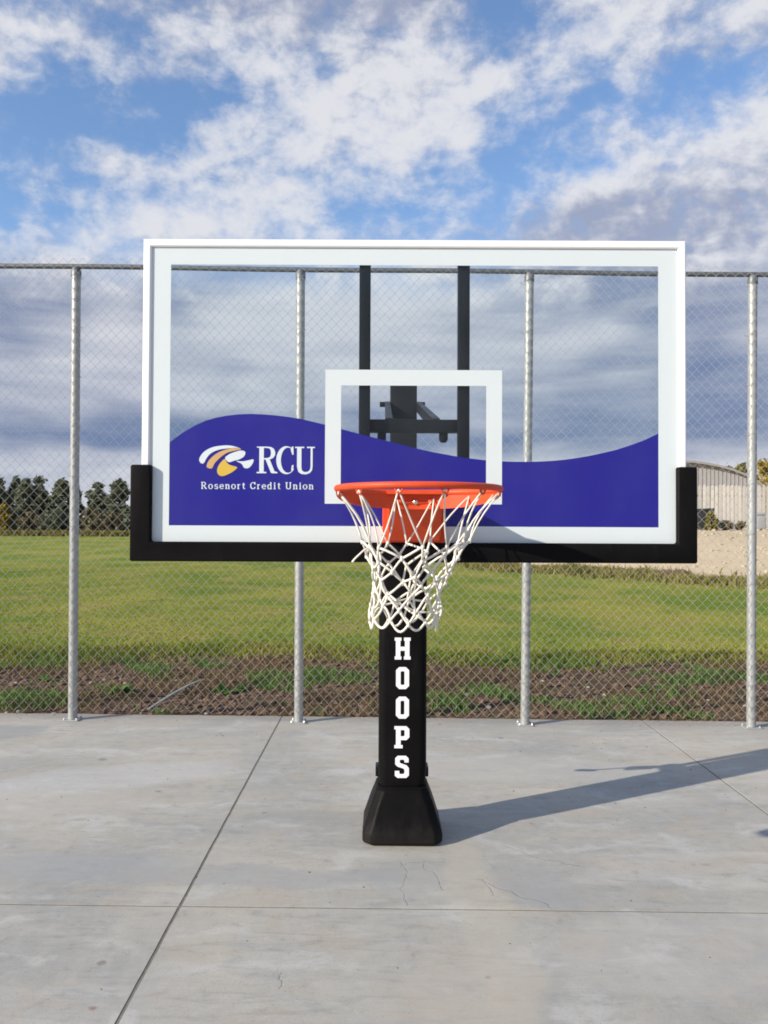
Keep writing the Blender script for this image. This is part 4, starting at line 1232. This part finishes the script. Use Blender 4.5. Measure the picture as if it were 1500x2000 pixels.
bush(250, 1020, 93, 2.8, 2.7, 'conifer', 'dark bush beside the left backboard padding', 67, group=gb)
n = 9000
xs = rng.uniform(-48, -24, n); ys = rng.normal(90.5, .5, n)
V, F = blades(xs, ys, rng.uniform(.2, .75, n), .16, .4)
link('tall_grass', np_mesh('tall_grass', V, F, M['rough_grass']), kind='stuff', label='tall pale grass strip at the foot of the far trees', cat='grass')

# ------------------------------------------------------------------ yard on the right
M['cladding'] = plain('pale_metal_cladding', (0.36, 0.345, 0.335), 0.6, vary=0.06, scale=2)
M['roof'] = plain('pale_metal_roof', (0.38, 0.365, 0.36), 0.55, vary=0.06, scale=2)
M['trim'] = plain('grey_trim', (0.30, 0.29, 0.28), 0.6, vary=0.08)
M['picket'] = plain('pale_timber_picket', (0.56, 0.52, 0.46), 0.75, vary=0.14, scale=3)
M['dark_box'] = plain('dark_grey_plastic', (0.035, 0.037, 0.042), 0.6, vary=0.2)
M['grey_box'] = plain('grey_plastic', (0.33, 0.34, 0.35), 0.6, vary=0.1)
# shed with a shallow gable, its end wall towards us
SY = 52.0
zg = float(H(18.0, SY))
xl, xr = at(1235, 0, SY)[0], at(1492, 0, SY)[0] + .3
xm = at(1335, 0, SY)[0]
arc = [(1225, 926), (1245, 914), (1270, 905), (1300, 899), (1330, 897), (1355, 898.5), (1380, 902), (1405, 907), (1430, 914), (1455, 924), (1475, 935), (1492, 948)]
arc = [(at(p, 0, SY)[0], at(0, q, SY)[2]) for p, q in arc]
xl, xr = arc[0][0], arc[-1][0]
shed = empty('metal_shed', ((xl + xr) / 2, SY, zg), label='pale grey metal shed with arched roof behind the picket fence', cat='shed')
MB().prism([(xr, zg - .2), (xl, zg - .2)] + [(x, z - .1) for x, z in arc], SY, SY + 14).build('wall', M['cladding'], shed)
def arc_z(x):
    for (xa, za), (xb, zb2) in zip(arc, arc[1:]):
        if xa <= x <= xb: return za + (zb2 - za) * (x - xa) / (xb - xa)
    return arc[-1][1]
for k in range(34):
    x = xl + .12 + (xr - xl - .24) * k / 33
    MB().box(x - .03, x + .03, SY - .030, SY - .001, zg, arc_z(x) - .14).build('rib', M['cladding'], shed)
for (xa, za), (xb, zb2) in zip(arc, arc[1:]):
    MB().prism([(xa, za), (xb, zb2), (xb, zb2 - .09), (xa, za - .09)], SY - .30, SY + 14.3).build('roof_panel', M['roof'], shed)
MB().prism([(x, z + .02) for x, z in arc] + [(x, z - .12) for x, z in arc[::-1]], SY - .335, SY - .303).build('barge_board', M['trim'], shed)
# picket fence in front of it
KY = 42.0
pf_x0, pf_x1 = at(1180, 0, KY)[0], at(1530, 0, KY)[0]
pf = empty('picket_fence', ((pf_x0 + pf_x1) / 2, KY, float(H((pf_x0 + pf_x1) / 2, KY))), label='tall pale picket fence across the gravel yard', cat='fence')
pk_mesh = None
n = int((pf_x1 - pf_x0) / .205)
rs = random.Random(8)
for k in range(n + 1):
    x = pf_x0 + k * .205
    z = float(H(x, KY))
    if pk_mesh is None:
        o = MB().prism([(-.075, .06), (.075, .06), (.075, 2.22), (.0, 2.30), (-.075, 2.22)], -.012, .012).build('picket', M['picket'], pf)
        pk_mesh = o.data
        o.location = Vector((x, KY, z)) - pf.location
    else:
        o = link('picket', pk_mesh, pf, (x, KY + rs.uniform(-.012, .012), z + rs.uniform(-.05, .05)))
        o.rotation_euler = (0, rs.uniform(-.012, .012), rs.uniform(-.12, .12))
for zr in (.45, 1.75):
    MB().tube([(pf_x0 + (pf_x1 - pf_x0) * s / 12, KY + .07, float(H(pf_x0 + (pf_x1 - pf_x0) * s / 12, KY)) + zr) for s in range(13)], .045, 4).build('rail', M['picket'], pf)
# things standing before the picket fence
def crate(px0, px1, py0, py1, Y, mat, name, label, cat):
    xa, xb = at(px0, 0, Y)[0], at(px1, 0, Y)[0]
    xc = (xa + xb) / 2; w_ = xb - xa
    zg_ = float(H(xc, Y)); h_ = at(0, py0, Y)[2] - zg_
    root = empty(name, (xc, Y, zg_), label=label, cat=cat)
    MB().box(xa, xb, Y - w_ / 2, Y + w_ / 2, zg_ + .06, zg_ + h_ * .86, .03).build('body', M[mat], root, smooth='auto')
    MB().box(xa - .03, xb + .03, Y - w_ / 2 - .04, Y + w_ / 2 + .03, zg_ + h_ * .86, zg_ + h_, .025).build('lid', M[mat], root, smooth='auto')
    for s in (-1, 1):
        xx = xc + s * w_ * .36
        MB().tube([(xx - .04, Y + w_ / 2 - .08, zg_ + .10), (xx + .04, Y + w_ / 2 - .08, zg_ + .10)], .10, 12).build('wheel', M['dark_box'], root, smooth='auto')
    return root
crate(1353, 1375, 991, 1014, 41.2, 'dark_box', 'wheeled_bin', 'dark bin beside the right backboard padding, nearer of two by the picket fence', 'bin')
crate(1380, 1392, 990, 1012, 41.2, 'dark_box', 'wheeled_bin', 'narrow dark bin behind the small green bush at the picket fence', 'bin')
crate(1474, 1492, 998, 1020, 41.0, 'grey_box', 'wheeled_bin', 'grey bin just right of the rightmost visible fence post', 'bin')
bush(1388, 1022, 40.6, .85, .85, 'rough_grass', 'small green bush before the dark bins at the picket fence', 81, n=500)
bush(1418, 1026, 40.8, .7, .40, 'brown_leaf', 'low brown bush midway along the visible picket fence', 82, n=300)
bush(1447, 1026, 40.8, .6, .40, 'brown_leaf', 'low brown bush left of the rightmost fence post', 83, n=300)
# trees beyond the shed
def far_tree(px_, top, Y, w_, mat, label, seed):
    x = (px_ - 750) / FPX * Y; z = 1.4
    hh = CAMH + (HOR - top) / FPX * Y - z
    tr = empty('broadleaf_tree', (x, Y, z), label=label, cat='tree', group='trees beyond the shed')
    c = link('crown', crown_mesh('crown', hh, w_ / 2, 1800, seed, M[mat], 'round', leaf=.24)); c.parent = tr
    t2 = link('trunk', trunk_mesh(hh * .8, .14)); t2.parent = tr
far_tree(1492, 899, 72, 4.2, 'yellow_leaf', 'yellow-green tree rising behind the shed at the right edge', 91)
far_tree(1452, 908, 84, 4.6, 'rough_grass', 'olive tree peeping over the shed roof left of the yellow tree', 92)
far_tree(1424, 910, 88, 2.6, 'rough_grass', 'thin olive treetop above the middle of the shed roof', 93)
# heap of dug earth on the gravel edge
hx, hy = at(1316, 0, 26.5)[0], 26.5
hv_ = []; hf_ = []
for i in range(15):
    for j in range(25):
        r_ = i / 14; a = 2 * math.pi * j / 25
        x = hx + math.cos(a) * r_ * 1.15; y = hy + math.sin(a) * r_ * .8
        q = noise.noise((x * 2.3, y * 2.3, 0)) * .16 + noise.noise((x * 7, y * 7, 3)) * .08
        hv_.append((x, y, float(H(x, y)) - .03 + max(0, (1 - r_) ** 1.1 * .42 + q * (1 - r_ ** 3))))
for i in range(14):
    for j in range(25):
        j2 = (j + 1) % 25
        hf_.append((i * 25 + j, (i + 1) * 25 + j, (i + 1) * 25 + j2, i * 25 + j2))
MB().add(hv_, hf_).build('earth_heap', M['soil'], fix=False, origin=(hx, hy, float(H(hx, hy))), label='low heap of brown earth at the edge of the gravel yard', cat='earth heap')
